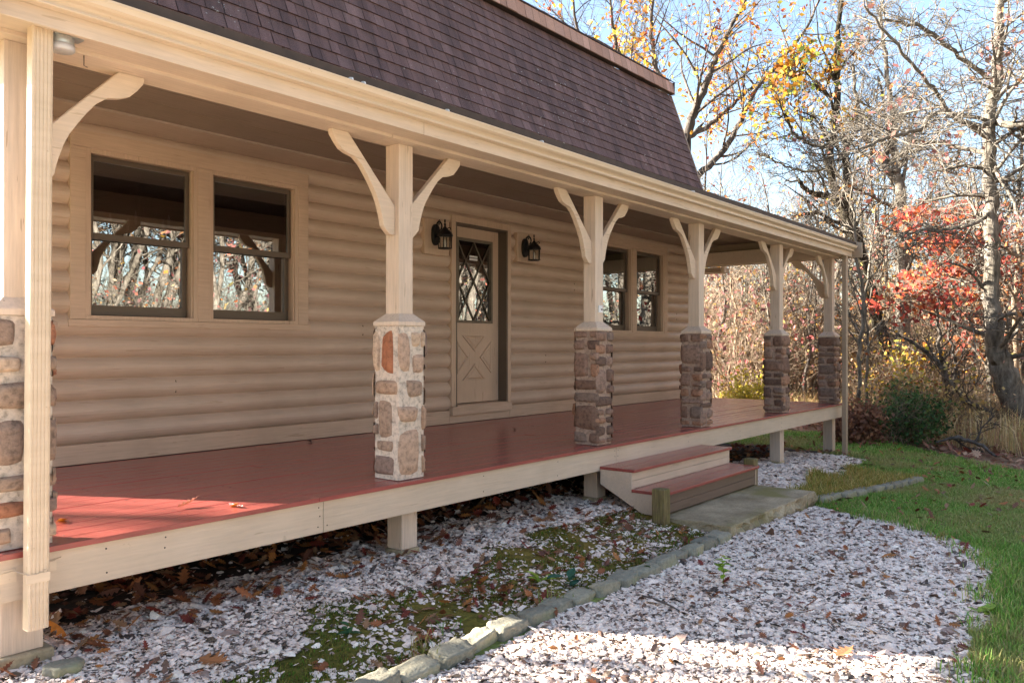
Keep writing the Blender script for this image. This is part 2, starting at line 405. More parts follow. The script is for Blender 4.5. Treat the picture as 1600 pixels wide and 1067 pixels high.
LP = np.array([(.30, .10, .035), (.22, .085, .04), (.38, .15, .04), (.16, .06, .035), (.30, .16, .08), (.20, .035, .02)])
def scat(n, xr, yr, test):
    x = rng.uniform(*xr, n); y = rng.uniform(*yr, n); k = test(x, y) & in_view(x, y) & ~slabz(x, y); return x[k], y[k]
def litter_leaf(n, xr, yr, test, s, zoff=.006, pal=LP):
    x, y = scat(n, xr, yr, test); pos = np.stack([x, y, gz(x, y)+zoff], -1)
    return leafs(pos, s*rng.uniform(.6, 1.25, len(x)), pal[rng.integers(0, len(pal), len(x))]*rng.uniform(.7, 1.25, (len(x), 1)))
clump = lambda s, t: (lambda x, y: fbm(x, y, s, 61) > t)
LPD = LP*.8
parts = [litter_leaf(1500, (1.2, 6.4), (3.9, 5.6), lambda x, y: zones(x, y)[2], .10),
         litter_leaf(500, (1.2, 6.4), (3.7, 4.5), lambda x, y: fbm(x, y, 1.5, 60) > .47, .09, .014),
         litter_leaf(620, (3.3, 6.1), (2.68, 3.6), lambda x, y: zones(x, y)[1] & (fbm(x, y, 1.9, 61) > .48), .065),
         litter_leaf(420, (1.4, 4.2), (2.66, 3.5), lambda x, y: zones(x, y)[1] & (fbm(x, y, 1.9, 61) > .54), .07),
         litter_leaf(330, (1.2, 6.2), (3.2, 4.3), lambda x, y: zones(x, y)[0] & (fbm(x, y, 1.4, 62) > .5), .075, .016),
         litter_leaf(420, (2.0, 7.8), (.4, 2.6), lambda x, y: zones(x, y)[0] & (fbm(x, y, 1.2, 63) > .47), .065, .016),
         litter_leaf(1300, (7.0, 16), (-1, 5), lambda x, y: ~zones(x, y)[0], .08, .03, LP*1.1),
         litter_leaf(700, (8.0, 13), (3.6, 6), lambda x, y: zones(x, y)[2], .11)]
V, F, Cc = join(parts)
o = addobj('fallen_leaves', npmesh('fallen_leaves', V, F, M['deadleaf'], Cc)); props(o, 'scattered brown and russet oak leaves lying on the gravel, moss and lawn', 'leaves', kind='stuff')
# forest floor leaves
edgef = lambda x, y: zones(x, y)[3]
parts = [litter_leaf(9000, (12.5, 24), (-2, 12), edgef, .15, .02, np.array([(.42, .22, .13), (.34, .16, .10), (.25, .11, .07), (.48, .30, .19), (.3, .07, .045)]))]
V, F, Cc = join(parts)
o = addobj('leaf_litter', npmesh('leaf_litter', V, F, M['deadleaf'], Cc)); props(o, 'thick brown leaf litter along the edge of the woods', 'leaf litter', kind='stuff')

def blades(x, y, h, w, cols, lean=.35, seg=2, zb=None):
    n = len(x); az = rng.uniform(0, 2*np.pi, n); ln = np.abs(rng.normal(0, lean, n))*h
    z0 = gz(x, y) if zb is None else zb
    dx = np.cos(az); dy = np.sin(az); wa = az+rng.uniform(.9, 2.2, n)
    px = np.cos(wa)*w/2; py = np.sin(wa)*w/2
    V = np.empty((n, 5, 3))
    V[:, 0] = np.stack([x-px, y-py, z0], -1); V[:, 1] = np.stack([x+px, y+py, z0], -1)
    V[:, 2] = np.stack([x+px*.8+dx*ln*.35, y+py*.8+dy*ln*.35, z0+h*.6], -1); V[:, 3] = np.stack([x-px*.8+dx*ln*.35, y-py*.8+dy*ln*.35, z0+h*.6], -1)
    V[:, 4] = np.stack([x+dx*ln, y+dy*ln, z0+h*rng.uniform(.8, 1, n)], -1)
    b = (np.arange(n)*5)[:, None]
    F = np.concatenate([b+np.array([[0, 1, 2]]), b+np.array([[0, 2, 3]]), b+np.array([[3, 2, 4]])], 1).reshape(-1, 3)
    return V.reshape(-1, 3), F, np.repeat(cols, 3, 0)
def gcols(n, pal, v=.3):
    pal = np.array(pal); return pal[rng.integers(0, len(pal), n)]*rng.uniform(1-v, 1+v, (n, 1))
GP = [(.17, .36, .05), (.21, .41, .06), (.28, .42, .09), (.13, .30, .045), (.42, .38, .14), (.30, .40, .10)]
def lawnt(x, y):
    s, m_, u, l, d = zones(x, y); return ~(s | m_ | u | l | d) & ~slabz(x, y)
def turf(n, xr, yr, h, w, thin=.36):
    x, y = scat(n, xr, yr, lambda x, y: lawnt(x, y) & (fbm(x, y, 2.2, 71) > thin))
    c = gcols(len(x), GP); dryk = fbm(x, y, .8, 22)[:, None]
    c = c*(1-np.clip(dryk*3-1.4, 0, .8))+np.array([.44, .35, .15])*np.clip(dryk*3-1.4, 0, .8)
    return blades(x, y, h*rng.uniform(.5, 1.3, len(x)), w, c, .6)
parts = [turf(110000, (3.2, 7.5), (-.8, 2.3), .045, .005, .2), turf(190000, (7, 12), (-1, 4), .045, .008, .2), turf(90000, (11, 17), (-1.5, 9), .05, .014, .24)]
bp_ = np.array(BND[:-2]); seg = rng.integers(0, len(bp_)-1, 9000); tt = rng.random((9000, 1)); q = bp_[seg]*(1-tt)+bp_[seg+1]*tt+rng.normal(0, 1, (9000, 2))*np.array([.09, .09])
kk = fbm(q[:, 0], q[:, 1], 3.5, 55) > .45; q = q[kk]
parts.append(blades(q[:, 0], q[:, 1], .06*rng.uniform(.4, 1.6, len(q)), .006, gcols(len(q), GP+[(.5, .4, .18)]), .7))
x, y = scat(20000, (7.6, 11.1), (2.3, 3.5), lambda x, y: zones(x, y)[4])
parts.append(blades(x, y, .11*rng.uniform(.4, 1.4, len(x)), .007, gcols(len(x), [(.55, .37, .10), (.46, .35, .08), (.34, .33, .07), (.62, .45, .18), (.22, .29, .05)]), .8))
x, y = scat(26000, (1.3, 6.2), (2.66, 3.6), lambda x, y: zones(x, y)[1] & (fbm(x, y, 3, 80) > .4))
parts.append(blades(x, y, .016*rng.uniform(.4, 1.5, len(x)), .006, gcols(len(x), [(.14, .16, .02), (.20, .20, .035), (.10, .10, .02), (.24, .18, .05), (.10, .19, .02)]), .7))
# taller tufts along the gravel edge and in the moss
for (cx, cy, k, hh, pal) in [(2.75, 2.72, 26, .13, [(.30, .25, .08), (.2, .24, .06)]), (3.75, 2.70, 30, .12, [(.36, .30, .1), (.2, .26, .05)]), (3.05, 2.85, 10, .1, [(.12, .25, .04)]),
                             (7.75, 1.9, 60, .09, GP), (7.5, 1.5, 70, .1, GP), (7.0, 1.1, 60, .09, GP), (6.3, .85, 50, .08, GP), (8.0, 2.45, 60, .1, [(.36, .3, .1), (.14, .24, .04)]),
                             (12.3, 3.35, 120, .1, [(.12, .24, .05), (.2, .25, .08)]), (5.5, 2.72, 40, .07, [(.12, .22, .03)])]:
    x = cx+rng.normal(0, .06 if k < 40 else .16, k); y = cy+rng.normal(0, .04 if k < 40 else .09, k)
    parts.append(blades(x, y, hh*rng.uniform(.5, 1.2, k), .006, gcols(k, pal), .7))
V, F, Cc = join(parts)
o = addobj('grass', npmesh('grass', V, F, M['grass'], Cc)); props(o, 'short green lawn grass with dry yellow patches beyond the slab', 'grass', kind='stuff')
# straw grass under the trees
x, y = scat(42000, (13.5, 27), (-3, 9), lambda x, y: (x > np.interp(y, [-20, 1.5, 4.3, 8, 30], [9, 14.0, 16.0, 16.6, 22])+fbm(x, y, .5, 90)*1.6) & (fbm(x, y, .9, 91) > .42))
V, F, Cc = blades(x, y, .62*rng.uniform(.3, 1.3, len(x)), .012, gcols(len(x), [(.62, .46, .24), (.54, .40, .18), (.68, .55, .32), (.42, .36, .14), (.46, .27, .14)]), .55)
o = addobj('straw_grass', npmesh('straw_grass', V, F, M['grass'], Cc)); props(o, 'tall dry straw coloured grass at the foot of the trees', 'grass', kind='stuff')
# ------------------------------------------------------------------ house
XL, XR, YW, ZD = 1.43, 12.60, 6.18, .47     # wall ends, wall face, deck level
house = thing('house', (7, 6.2, 0), 'tan log sided house with dark shingled gambrel roof and long red floored porch', 'house')
PITCH = .1588
WOPEN = [(2.66, 4.62, 1.50, 2.84), (9.63, 11.59, 1.50, 2.84), (6.64, 7.64, .60, 2.75)]
def wall_fn(b):
    prof = []
    z = .615
    while z < 3.02:
        for k in range(9):
            t = k/8; prof.append((YW+.045-.074*math.sin(math.pi*min(1, max(0, (t*.94+.03))))**.6, z+PITCH*t))
        z += PITCH
    xs = sorted({XL, XR}|{v for o in WOPEN for v in o[:2]})
    for x0, x1 in zip(xs[:-1], xs[1:]):
        for (ya, za), (yb, zb) in zip(prof[:-1], prof[1:]):
            if zb-za < 1e-6: continue
            zm = (za+zb)/2; xm = (x0+x1)/2
            if zm > 3.04 or any(o[0] < xm < o[1] and o[2] < zm < o[3] for o in WOPEN): continue
            b.quad((x0, ya, za), (x1, ya, za), (x1, yb, zb), (x0, yb, zb), smooth=True)
    # gable ends: gambrel outline, log courses read as flat boards there
    for X in (XL, XR):
        g = [(YW+.02, -.35), (YW+.02, 3.3), (6.74, 5.5), (10.2, 7.35), (13.66, 5.5), (14.2, 3.3), (14.2, -.35)]
        s = .02 if X == XL else -.02
        b.prism(g, X-s if X == XL else X, X if X == XL else X-s, 'x')
    b.box(XL, XR, 14.2, 14.25, -.35, 3.4)
wall = one('wall', M['siding'], house, wall_fn)
# butt joints of log boards
for x, r in ((5.35, 5), (8.4, 3), (9.05, 9), (5.9, 11), (3.4, 2), (12.0, 7)):
    z = .615+PITCH*r; one('board_joint', M['brown'], wall, lambda b: b.box(x, x+.003, YW-.0215, YW+.01, z+.03, z+PITCH-.03))
def basetrim(b): b.box(XL, 6.60, YW-.022, YW+.04, ZD+.003, .617); b.box(7.665, XR, YW-.022, YW+.04, ZD+.003, .617); b.box(6.603, 7.662, YW-.022, YW+.04, ZD+.003, .56)
one('base_trim', M['casing'], house, basetrim, .003)
one('foundation', M['brown'], house, lambda b: b.box(XL, XR, YW+.02, 14.19, -.4, .34))
def room(b):
    b.box(XL+.1, XR-.1, 10.0, 10.05, .3, 3.3); b.box(XL+.1, XR-.1, YW+.16, 9.99, .35, .4); b.box(XL+.1, XR-.1, YW+.16, 9.99, 3.2, 3.25)
    for x in (XL+.1, 5.6, 8.6, XR-.15): b.box(x, x+.05, YW+.2, 9.98, .41, 3.19)
    for x in (2.0, 3.0, 4.0, 5.0, 9.4, 10.4, 11.4): b.box(x, x+.12, YW+.3, 9.97, 2.95, 3.19)
one('room', M['inside'], house, room)

def window(x0):
    xo = x0-2.59
    X = lambda x: x+xo
    def cas(b):
        yf = 6.145; yb = 6.20
        b.box(X(2.59), X(4.685), yf, yb, 2.79, 2.91)
        b.box(X(2.59), X(2.70), yf, yb, 1.53, 2.789); b.box(X(4.575), X(4.685), yf, yb, 1.53, 2.789)
        b.box(X(3.585), X(3.69), yf, yb, 1.53, 2.789)
    w = one('window', M['casing'], house, cas, .004)
    one('sill', M['casing'], w, lambda b: b.box(X(2.575), X(4.70), 6.135, 6.20, 1.475, 1.529), .004)
    for a0, a1 in ((2.70, 3.585), (3.69, 4.575)):
        a0 = X(a0); a1 = X(a1)
        def fr(b):
            for (p, q, u, v) in ((a0, a0+.035, 1.56, 2.79), (a1-.035, a1, 1.56, 2.79)): b.box(p, q, 6.152, 6.32, u, v)
            b.box(a0+.035, a1-.035, 6.152, 6.32, 2.755, 2.79); b.box(a0, a1, 6.150, 6.32, 1.53, 1.56)
            for p in (a0+.035, a1-.047): b.box(p, p+.012, 6.17, 6.2, 1.56, 2.755)
        one('frame', M['casing_v'], w, fr, .002)
        l, r = a0+.047, a1-.047
        def us(b):   # upper sash, nearer the outside
            y0, y1 = 6.205, 6.235
            b.box(l, l+.032, y0, y1, 2.13, 2.75); b.box(r-.032, r, y0, y1, 2.13, 2.75)
            b.box(l+.032, r-.032, y0, y1, 2.712, 2.75); b.box(l+.032, r-.032, y0-.004, y1, 2.13, 2.178)
        s = one('sash', M['sash'], w, us, .002)
        s2 = MB(); s2.box(l+.03, r-.03, 6.216, 6.222, 2.17, 2.715); s2.build('pane', M['glass'], w)
        def ls(b):
            y0, y1 = 6.243, 6.275
            b.box(l, l+.04, y0, y1, 1.56, 2.17); b.box(r-.04, r, y0, y1, 1.56, 2.17)
            b.box(l+.04, r-.04, y0, y1, 1.565, 1.64); b.box(l+.04, r-.04, y0, y1, 2.14, 2.175)
        one('sash', M['sash'], w, ls, .002)
        s3 = MB(); s3.box(l+.037, r-.037, 6.256, 6.262, 1.637, 2.145); s3.build('pane', M['glass'], w)
        one('track', M['brown'], w, lambda b: b.box(a0+.036, a1-.036, 6.28, 6.34, 1.56, 1.575))
window(2.59); window(9.565)

# door
def dcas(b):
    b.box(6.61, 6.68, 6.135, 6.21, .66, 2.715); b.box(7.60, 7.66, 6.135, 6.21, .66, 2.715); b.box(6.61, 7.66, 6.135, 6.21, 2.716, 2.79)
door = one('door', M['casing_v'], house, dcas, .004)
def jamb(b):
    b.box(6.68, 6.70, 6.138, 6.40, .66, 2.715); b.box(7.575, 7.60, 6.138, 6.40, .66, 2.715); b.box(6.70, 7.575, 6.138, 6.40, 2.70, 2.715)
one('jamb', M['sash'], door, jamb)
def thr(b): b.box(6.61, 7.66, 6.12, 6.19, .562, .657); b.box(6.70, 7.575, 6.12, 6.30, .658, .672)
one('threshold', M['casing'], door, thr, .003)
DY = 6.265
def slab_(b):
    lx0, lx1, lz0, lz1 = 6.825, 7.455, 1.60, 2.575
    b.box(6.702, lx0, DY, DY+.045, .68, 2.698); b.box(lx1, 7.573, DY, DY+.045, .68, 2.698)
    b.box(lx0, lx1, DY, DY+.045, .68, lz0); b.box(lx0, lx1, DY, DY+.045, lz1, 2.698)
leaf = one('door_leaf', M['door'], door, slab_, .002)
def tri(b):
    for t in ([(6.917, 1.454), (7.346, 1.459), (7.135, 1.27)], [(6.835, 1.39), (7.045, 1.2), (6.835, 1.01)], [(7.432, 1.39), (7.432, 1.01), (7.226, 1.2)], [(6.925, .938), (7.135, 1.125), (7.34, .938)]):
        t = [np.array(p) for p in t]; c = sum(t)/3
        def ring(k, y): return [(*(c+(p-c)*k), y) for p in t]
        rs = [ring(1.0, DY-.0005), ring(.96, DY-.013), ring(.80, DY-.010), ring(.74, DY-.001), ring(.66, DY-.002), ring(.5, DY-.011)]
        vs = [(p[0], p[2], p[1]) for r_ in rs for p in r_]
        fs = [(i*3+k, i*3+(k+1) % 3, i*3+3+(k+1) % 3, i*3+3+k) for i in range(5) for k in range(3)]+[(15, 16, 17)]
        b.raw(vs, fs)
one('panel_moulding', M['door'], door, tri)
def lite(b):
    x0, x1, z0, z1 = 6.825, 7.455, 1.60, 2.575; f = .03
    y0, y1 = DY-.012, DY+.03
    b.box(x0, x0+f, y0, y1, z0, z1); b.box(x1-f, x1, y0, y1, z0, z1); b.box(x0+f, x1-f, y0, y1, z0, z0+f); b.box(x0+f, x1-f, y0, y1, z1-f, z1)
    ax, bx, az, bz = x0+f, x1-f, z0+f, z1-f; cx = (ax+bx)/2; hz = (bz-az)/2
    for k in range(2):
        za, zb, zm = az+k*hz, az+(k+1)*hz, az+(k+.5)*hz
        for p, q in (((ax, za), (cx, zb)), ((cx, za), (ax, zb)), ((cx, za), (bx, zb)), ((bx, za), (cx, zb))):
            b.tube([(p[0], DY+.008, p[1]), (q[0], DY+.008, q[1])], .0075, 6)
one('lattice', M['lead'], door, lite)
one('pane', M['glass'], door, lambda b: b.box(6.84, 7.44, DY+.018, DY+.024, 1.615, 2.56))
one('sticker', M['white'], door, lambda b: (b.box(7.07, 7.21, DY+.0165, DY+.0175, 2.33, 2.355), b.box(7.07, 7.21, DY+.0165, DY+.0175, 2.365, 2.385)))
one('lock', M['brass'], door, lambda b: b.tube([(6.765, DY+.01, 1.56), (6.765, DY-.016, 1.56)], .013, 10), .001)
one('knob_rose', M['brass'], door, lambda b: b.tube([(6.765, DY+.01, 1.50), (6.765, DY-.012, 1.50), (6.765, DY-.018, 1.50)], [.018, .018, .008], 10), .001)
for x0, x1, z0, z1 in ((6.175, 6.555, 2.315, 2.70), (7.765, 8.12, 2.36, 2.715)):
    one('mounting_block', M['casing_v'], house, lambda b: b.box(x0, x1, 6.125, 6.19, z0, z1), .006)

# deck
def deck(b):
    y = 3.75; w = .139
    k = 0; global DECKX; DECKX = []
    while y < YW-.03:
        y1 = min(y+w, YW-.024)
        cuts = [1.25]+sorted(rng.uniform(2.5, 11.5, 2))+[12.72]
        for a, c in zip(cuts[:-1], cuts[1:]): b.box(a, c-.003, y, y1-.006, .445, .47+rng.uniform(-.0015, .0008)); DECKX.append((a, y))
        y += w; k += 1
dk = one('deck', M['red'], house, deck, .002)
def dfas(b):
    cuts = [1.27, 2.981, 6.2, 9.6, 12.70]
    for a, c in zip(cuts[:-1], cuts[1:]): b.box(a, c-.004, 3.772, 3.81, .262, .4445)
    b.box(12.665, 12.70, 3.812, YW, .262, .4445); b.box(1.27, 1.305, 3.812, YW, .262, .4445)
df = one('deck_fascia', M['fasciaw'], house, dfas, .002)
for x in (1.75, 2.03, 2.95, 3.01, 4.4, 5.3, 6.17, 6.23, 7.6, 8.9, 10.2, 11.4):
    for z in (.30, .36, .41):
        if rng.random() < .75: xx = x+rng.uniform(-.01, .01); one('nail', M['stick'], df, lambda b: b.tube([(xx, 3.775, z), (xx, 3.7705, z)], .0045, 6))
def screws(b):
    for x in np.arange(1.62, 12.5, .6):
        for y in np.arange(3.75, YW-.1, .139):
            for dy in (.03, .105):
                p = (x+rng.uniform(-.006, .006), y+dy+rng.uniform(-.005, .005)); b.tube([(*p, .4690), (*p, .4712)], .0042, 6)
props(one('screw_heads', M['stick'], dk, screws), kind='stuff')
for x in np.arange(1.6, 12.5, .6): one('joist', M['brown'], house, lambda b: b.box(x, x+.04, 3.815, YW-.02, .345, .442))

# stone piers and posts
PX = [1.417, 3.717, 6.055, 8.085, 10.43, 12.57]
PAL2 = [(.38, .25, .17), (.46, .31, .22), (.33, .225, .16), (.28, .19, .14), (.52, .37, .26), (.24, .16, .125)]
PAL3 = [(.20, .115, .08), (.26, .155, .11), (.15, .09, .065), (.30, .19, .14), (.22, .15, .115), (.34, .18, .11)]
def stone_patch(b, O, U, Vv, Nn, u0, u1, v0, v1, h, col, seed):
    """one rounded rough stone on the plane O + u*U + v*V, standing h proud along N"""
    r = np.random.default_rng(seed); k = 9
    wob = r.normal(0, .05, (4, 3)); dome = r.normal(0, .18, (k, k))
    rnd = r.uniform(.18, .42); tilt = r.normal(0, .18, 2)
    vs = []
    for i in range(k):
        for j in range(k):
            s, t = i/(k-1)*2-1, j/(k-1)*2-1
            # superellipse rounding of the corners
            m = max(abs(s), abs(t)); q = math.hypot(s, t)
            kk = 1-rnd*(1-m/q if q > 0 else 0)
            ss, tt = s*kk, t*kk
            ss += wob[0, 0]*t*abs(t)+wob[1, 0]*s*t; tt += wob[2, 0]*s*abs(s)+wob[3, 0]*s*t
            e = max(0, 1-m**5)
            hh = h*(e**.5)*(1+.28*dome[i, j]+tilt[0]*s+tilt[1]*t)-(.004 if m > .99 else 0)
            u = (u0+u1)/2+ss*(u1-u0)/2; v = (v0+v1)/2+tt*(v1-v0)/2
            vs.append(O+U*u+Vv*v+Nn*hh)
    fs = [(i*k+j, (i+1)*k+j, (i+1)*k+j+1, i*k+j+1) for i in range(k-1) for j in range(k-1)]
    n = len(b.v); b.v += [tuple(p) for p in vs]
    for f in fs: b.f.append(tuple(n+a for a in f)); b.c.append(tuple(np.array(col)*r.uniform(.93, 1.07))); b.sm.append(True)
def layout(r, wide):
    """random courses of rectangular stones for one face, in 0..1 x 0..1"""
    out = []; v = 0.0
    while v < .97:
        hh = r.choice([.075, .11, .16, .24], p=[.25, .3, .3, .15]); v1 = min(1, v+hh)
        if 1-v1 < .06: v1 = 1
        cuts = [0]+([r.uniform(.34, .66)] if r.random() < .72 else [])+[1]
        for a, c in zip(cuts[:-1], cuts[1:]):
            if hh > .13 and (c-a) < .6 and r.random() < .45:
                vm = v+(v1-v)*r.uniform(.35, .65); out += [(a, c, v, vm), (a, c, vm, v1)]
            else: out.append((a, c, v, v1))
        v = v1
    return out
# second pier: stones read from the photograph (fractions; v down from the cap)
L2L = [(.0, .20, .04, .31), (.32, .78, .04, .315), (.04, .97, .36, .455), (.19, .74, .49, .74), (.0, .12, .5, .62), (.0, .14, .65, .72), (.06, .80, .755, .825), (.0, .80, .855, .98)]
L2F = [(.0, .40, .045, .31), (.49, .82, .045, .145), (.53, .99, .19, .32), (.30, .96, .36, .475), (.0, .72, .53, .635), (.0, .80, .68, .985), (.90, 1.0, .53, .70), (.90, 1.0, .72, .84), (.91, 1.0, .86, .98), (.88, 1.0, .04, .15)]
C2L = [4, -1, 0, 2, 3, 3, 2, 5]
WZ = .12
posts = []
for i, cx in enumerate(PX):
    r = np.random.default_rng(100+i)
    cy = 3.92
    sh_ = MB(); sh_.box(cx-.0625, cx+.0625, 3.8575, 3.9825, 1.53, 2.646)
    post = sh_.build('porch_post', M['trim_v'], house, .004)
    posts.append(post)
    cap = MB()
    z0, z1 = 1.466, 1.492; a = .121
    vs = [(cx+sx*a, cy+sy*a, z0) for sx, sy in ((-1, -1), (1, -1), (1, 1), (-1, 1))]+[(cx+sx*a, cy+sy*a, z1) for sx, sy in ((-1, -1), (1, -1), (1, 1), (-1, 1))]
    a2 = .066; vs += [(cx+sx*a2, cy+sy*a2, 1.545) for sx, sy in ((-1, -1), (1, -1), (1, 1), (-1, 1))]
    cap.raw(vs, [(3, 2, 1, 0), (8, 9, 10, 11)]+[(j+4*l, (j+1) % 4+4*l, (j+1) % 4+4*l+4, j+4*l+4) for l in range(2) for j in range(4)])
    cap.build('post_cap', M['trim_v'], post, .003)
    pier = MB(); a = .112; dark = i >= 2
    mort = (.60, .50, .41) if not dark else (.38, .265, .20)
    pier.box(cx-a, cx+a, cy-a, cy+a, ZD+.004, 1.465, mort)
    zb, H = ZD+.01, .992
    faces = [(np.array([cx-a, cy+a, zb+H]), np.array([0, -2*a, 0]), np.array([-1., 0, 0])), (np.array([cx-a, cy-a, zb+H]), np.array([2*a, 0, 0]), np.array([0, -1., 0])),
             (np.array([cx+a, cy-a, zb+H]), np.array([0, 2*a, 0]), np.array([1., 0, 0])), (np.array([cx+a, cy+a, zb+H]), np.array([-2*a, 0, 0]), np.array([0, 1., 0]))]
    for fi, (O, U, Nn) in enumerate(faces):
        if i == 1 and fi == 0: lay = L2L
        elif i == 1 and fi == 1: lay = L2F
        else: lay = layout(r, .24)
        read = i == 1 and fi < 2
        for q, (u0, u1, v0, v1) in enumerate(lay):
            g_ = 0 if read else (.011 if dark else .02)
            gu, gv = g_/.224, g_/.99
            e0 = -.085 if (u0 == 0) else gu; e1 = -.085 if (u1 == 1) else gu
            if read: e0 = e1 = -.02 if u0 in (0, .0) else 0
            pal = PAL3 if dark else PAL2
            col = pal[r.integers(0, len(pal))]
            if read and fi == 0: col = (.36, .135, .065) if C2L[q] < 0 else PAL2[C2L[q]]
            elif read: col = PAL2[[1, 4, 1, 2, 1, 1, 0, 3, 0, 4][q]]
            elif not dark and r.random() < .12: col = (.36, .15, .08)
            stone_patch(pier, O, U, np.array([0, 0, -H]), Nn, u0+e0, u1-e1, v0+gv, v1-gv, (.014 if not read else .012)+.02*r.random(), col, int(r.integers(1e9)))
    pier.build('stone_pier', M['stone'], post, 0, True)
    # scroll brackets
    BR = [(0, 2.245), (.385, 2.646), (.512, 2.646), (.505, 2.615), (.474, 2.575), (.437, 2.538), (.39, 2.519), (.332, 2.507), (.28, 2.468), (.235, 2.413), (.195, 2.357), (.16, 2.303), (.134, 2.247), (.115, 2.19), (.103, 2.148), (.095, 2.107), (.068, 2.079), (.04, 2.055), (0, 2.055)]
    for sgn in (-1, 1):
        if (i == 0 and sgn < 0) or (i == 5 and sgn > 0): continue
        bb = MB(); poly = [(cx+sgn*(.0625+u), z) for u, z in BR]
        if sgn < 0: poly = poly[::-1]
        bb.prism(poly, 3.897, 3.940, 'y'); bb.build('bracket', M['trim'], post, .004)
    if i in (0, 5):
        bb = MB(); poly = [(3.9825+u, z) for u, z in BR]; bb.prism(poly, cx-.022, cx+.022, 'x'); bb.build('bracket', M['trim'], post, .004)
    # post under the deck
    if i != 3:
        ux = cx+.037 if i else 1.41
        gzz = float(gz(ux, 3.9))
        sp = MB(); sp.box(ux-.07, ux+.07, 3.862, 4.0, gzz+.04, .26) if i else sp.box(ux-.085, ux+.085, 3.8125, 3.97, gzz+.06, .26)
        s_ = sp.build('support_post', M['trim_v'], house, .004)
        ft = MB(); ft.box(ux-.085, ux+.085, 3.85, 4.01, gzz-.2, gzz+.039) if i else ft.box(ux-.11, ux+.12, 3.78, 4.0, gzz-.2, gzz+.059)
        ft.build('footing', M['concrete'], s_, .01)
db = MB(); db.box(6.033, 6.100, 3.846, 3.857, 1.625, 1.69)
dbo = db.build('doorbell_box', M['white'], None, .004); props(dbo, 'small white box on the front of the post left of the steps', 'doorbell')
one('button', M['black'], dbo, lambda b: b.tube([(6.075, 3.8465, 1.655), (6.075, 3.842, 1.655)], .008, 8))

# beams, ceiling, eave
def beam(b):
    for a, c in ((1.23, 3.53), (3.534, 7.3), (7.304, 12.655)): b.box(a, c, 3.785, 3.985, 2.646, 2.86)
    b.box(12.47, 12.655, 3.986, 6.15, 2.646, 2.86); b.box(1.23, 1.42, 3.986, 6.15, 2.646, 2.86)
one('beam', M['trim'], house, beam, .004)
def ceil_(b):
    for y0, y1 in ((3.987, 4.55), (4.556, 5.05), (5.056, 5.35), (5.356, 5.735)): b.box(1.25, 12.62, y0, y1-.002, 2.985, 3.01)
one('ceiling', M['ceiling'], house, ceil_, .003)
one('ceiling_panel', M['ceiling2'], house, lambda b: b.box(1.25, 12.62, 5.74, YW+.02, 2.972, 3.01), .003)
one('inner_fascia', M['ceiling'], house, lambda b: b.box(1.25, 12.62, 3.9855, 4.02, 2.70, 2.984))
def outl(b): b.box(12.70, 13.05, 5.72, 8.4, 2.56, 2.64)
one('outlook_beam', M['rake'], house, outl)
one('rafter_tail', M['trim'], house, lambda b: b.box(12.72, 12.80, 5.66, 5.717, 2.55, 2.66))
one('soffit', M['trim'], house, lambda b: b.box(1.21, 12.60, 3.60, 3.784, 2.666, 2.685))
def fb(b):
    cuts = [1.21, 3.62, 7.9, 12.60]
    for a, c in zip(cuts[:-1], cuts[1:]): b.box(a, c-.003, 3.595, 3.6185, 2.652, 2.80)
one('fascia', M['trim'], house, fb, .003)
def gut(b):
    x0, x1 = 1.20, 12.55
    pr = [(3.5935, 2.80), (3.5935, 2.726), (3.547, 2.726), (3.544, 2.730), (3.546, 2.737), (3.557, 2.742), (3.556, 2.752), (3.543, 2.762), (3.523, 2.768), (3.511, 2.777), (3.507, 2.789), (3.503, 2.797), (3.500, 2.80), (3.500, 2.809), (3.505, 2.811), (3.512, 2.808)]
    sm = {6, 7, 8, 9, 10}
    for k, (p, q) in enumerate(zip(pr[:-1], pr[1:])):
        b.quad((x0, p[0], p[1]), (x0, q[0], q[1]), (x1, q[0], q[1]), (x1, p[0], p[1]), smooth=k in sm)
    for x in (x0, x1): b.raw([(x, y, z) for y, z in pr[:13]], [tuple(range(13))])
gu = one('gutter', M['gutter'], house, gut)
for x in (2.97, 3.06, 3.75, 4.75, 7.2): one('hanger', M['white'], gu, lambda b: b.prism([(3.506, 2.812), (3.512, 2.826), (3.53, 2.83), (3.59, 2.815), (3.59, 2.812)], x, x+.009, 'x'))
# downspouts
def dspout(x0, x1, y0, y1, z0, z1, rid, lean=0):
    b = MB(); n = 5; w = (x1-x0)
    poly = [(x0, y1), (x0, y0+.006), (x0+.006, y0)]
    for k in range(n):
        c = x0+w*(k+.75)/(n+.5); h = w*.045
        if rid: poly += [(c-h, y0), (c-h*.6, y0+.0035), (c+h*.6, y0+.0035), (c+h, y0)]
    poly += [(x1-.006, y0), (x1, y0+.006), (x1, y1)]
    n = len(poly)
    vs = [(p[0]+lean, p[1], z1) for p in poly]+[(p[0], p[1], z0) for p in poly]
    b.raw(vs, [tuple(range(n-1, -1, -1)), tuple(range(n, 2*n))]+[(i, (i+1) % n, (i+1) % n+n, i+n) for i in range(n)])
    return b
d1 = dspout(1.374, 1.456, 3.655, 3.712, .155, 2.68, True, .018).build('downspout', M['gutter'], house)
def strap(b):
    b.tube([(1.27, 3.768, .385), (1.36, 3.766, .392), (1.372, 3.66, .39), (1.40, 3.6525, .385), (1.44, 3.6525, .40), (1.459, 3.66, .402), (1.47, 3.766, .40), (1.55, 3.768, .412)], .002, 4)
    b.box(1.366, 1.458, 3.652, 3.6545, .352, .39); b.box(1.458, 1.53, 3.768, 3.7715, .36, .40); b.box(1.28, 1.372, 3.768, 3.7715, .345, .40)
one('strap', M['gutter'], d1, strap)
d2 = dspout(12.33, 12.42, 3.60, 3.66, -.27, 2.67, False).build('downspout', M['rake'], house)
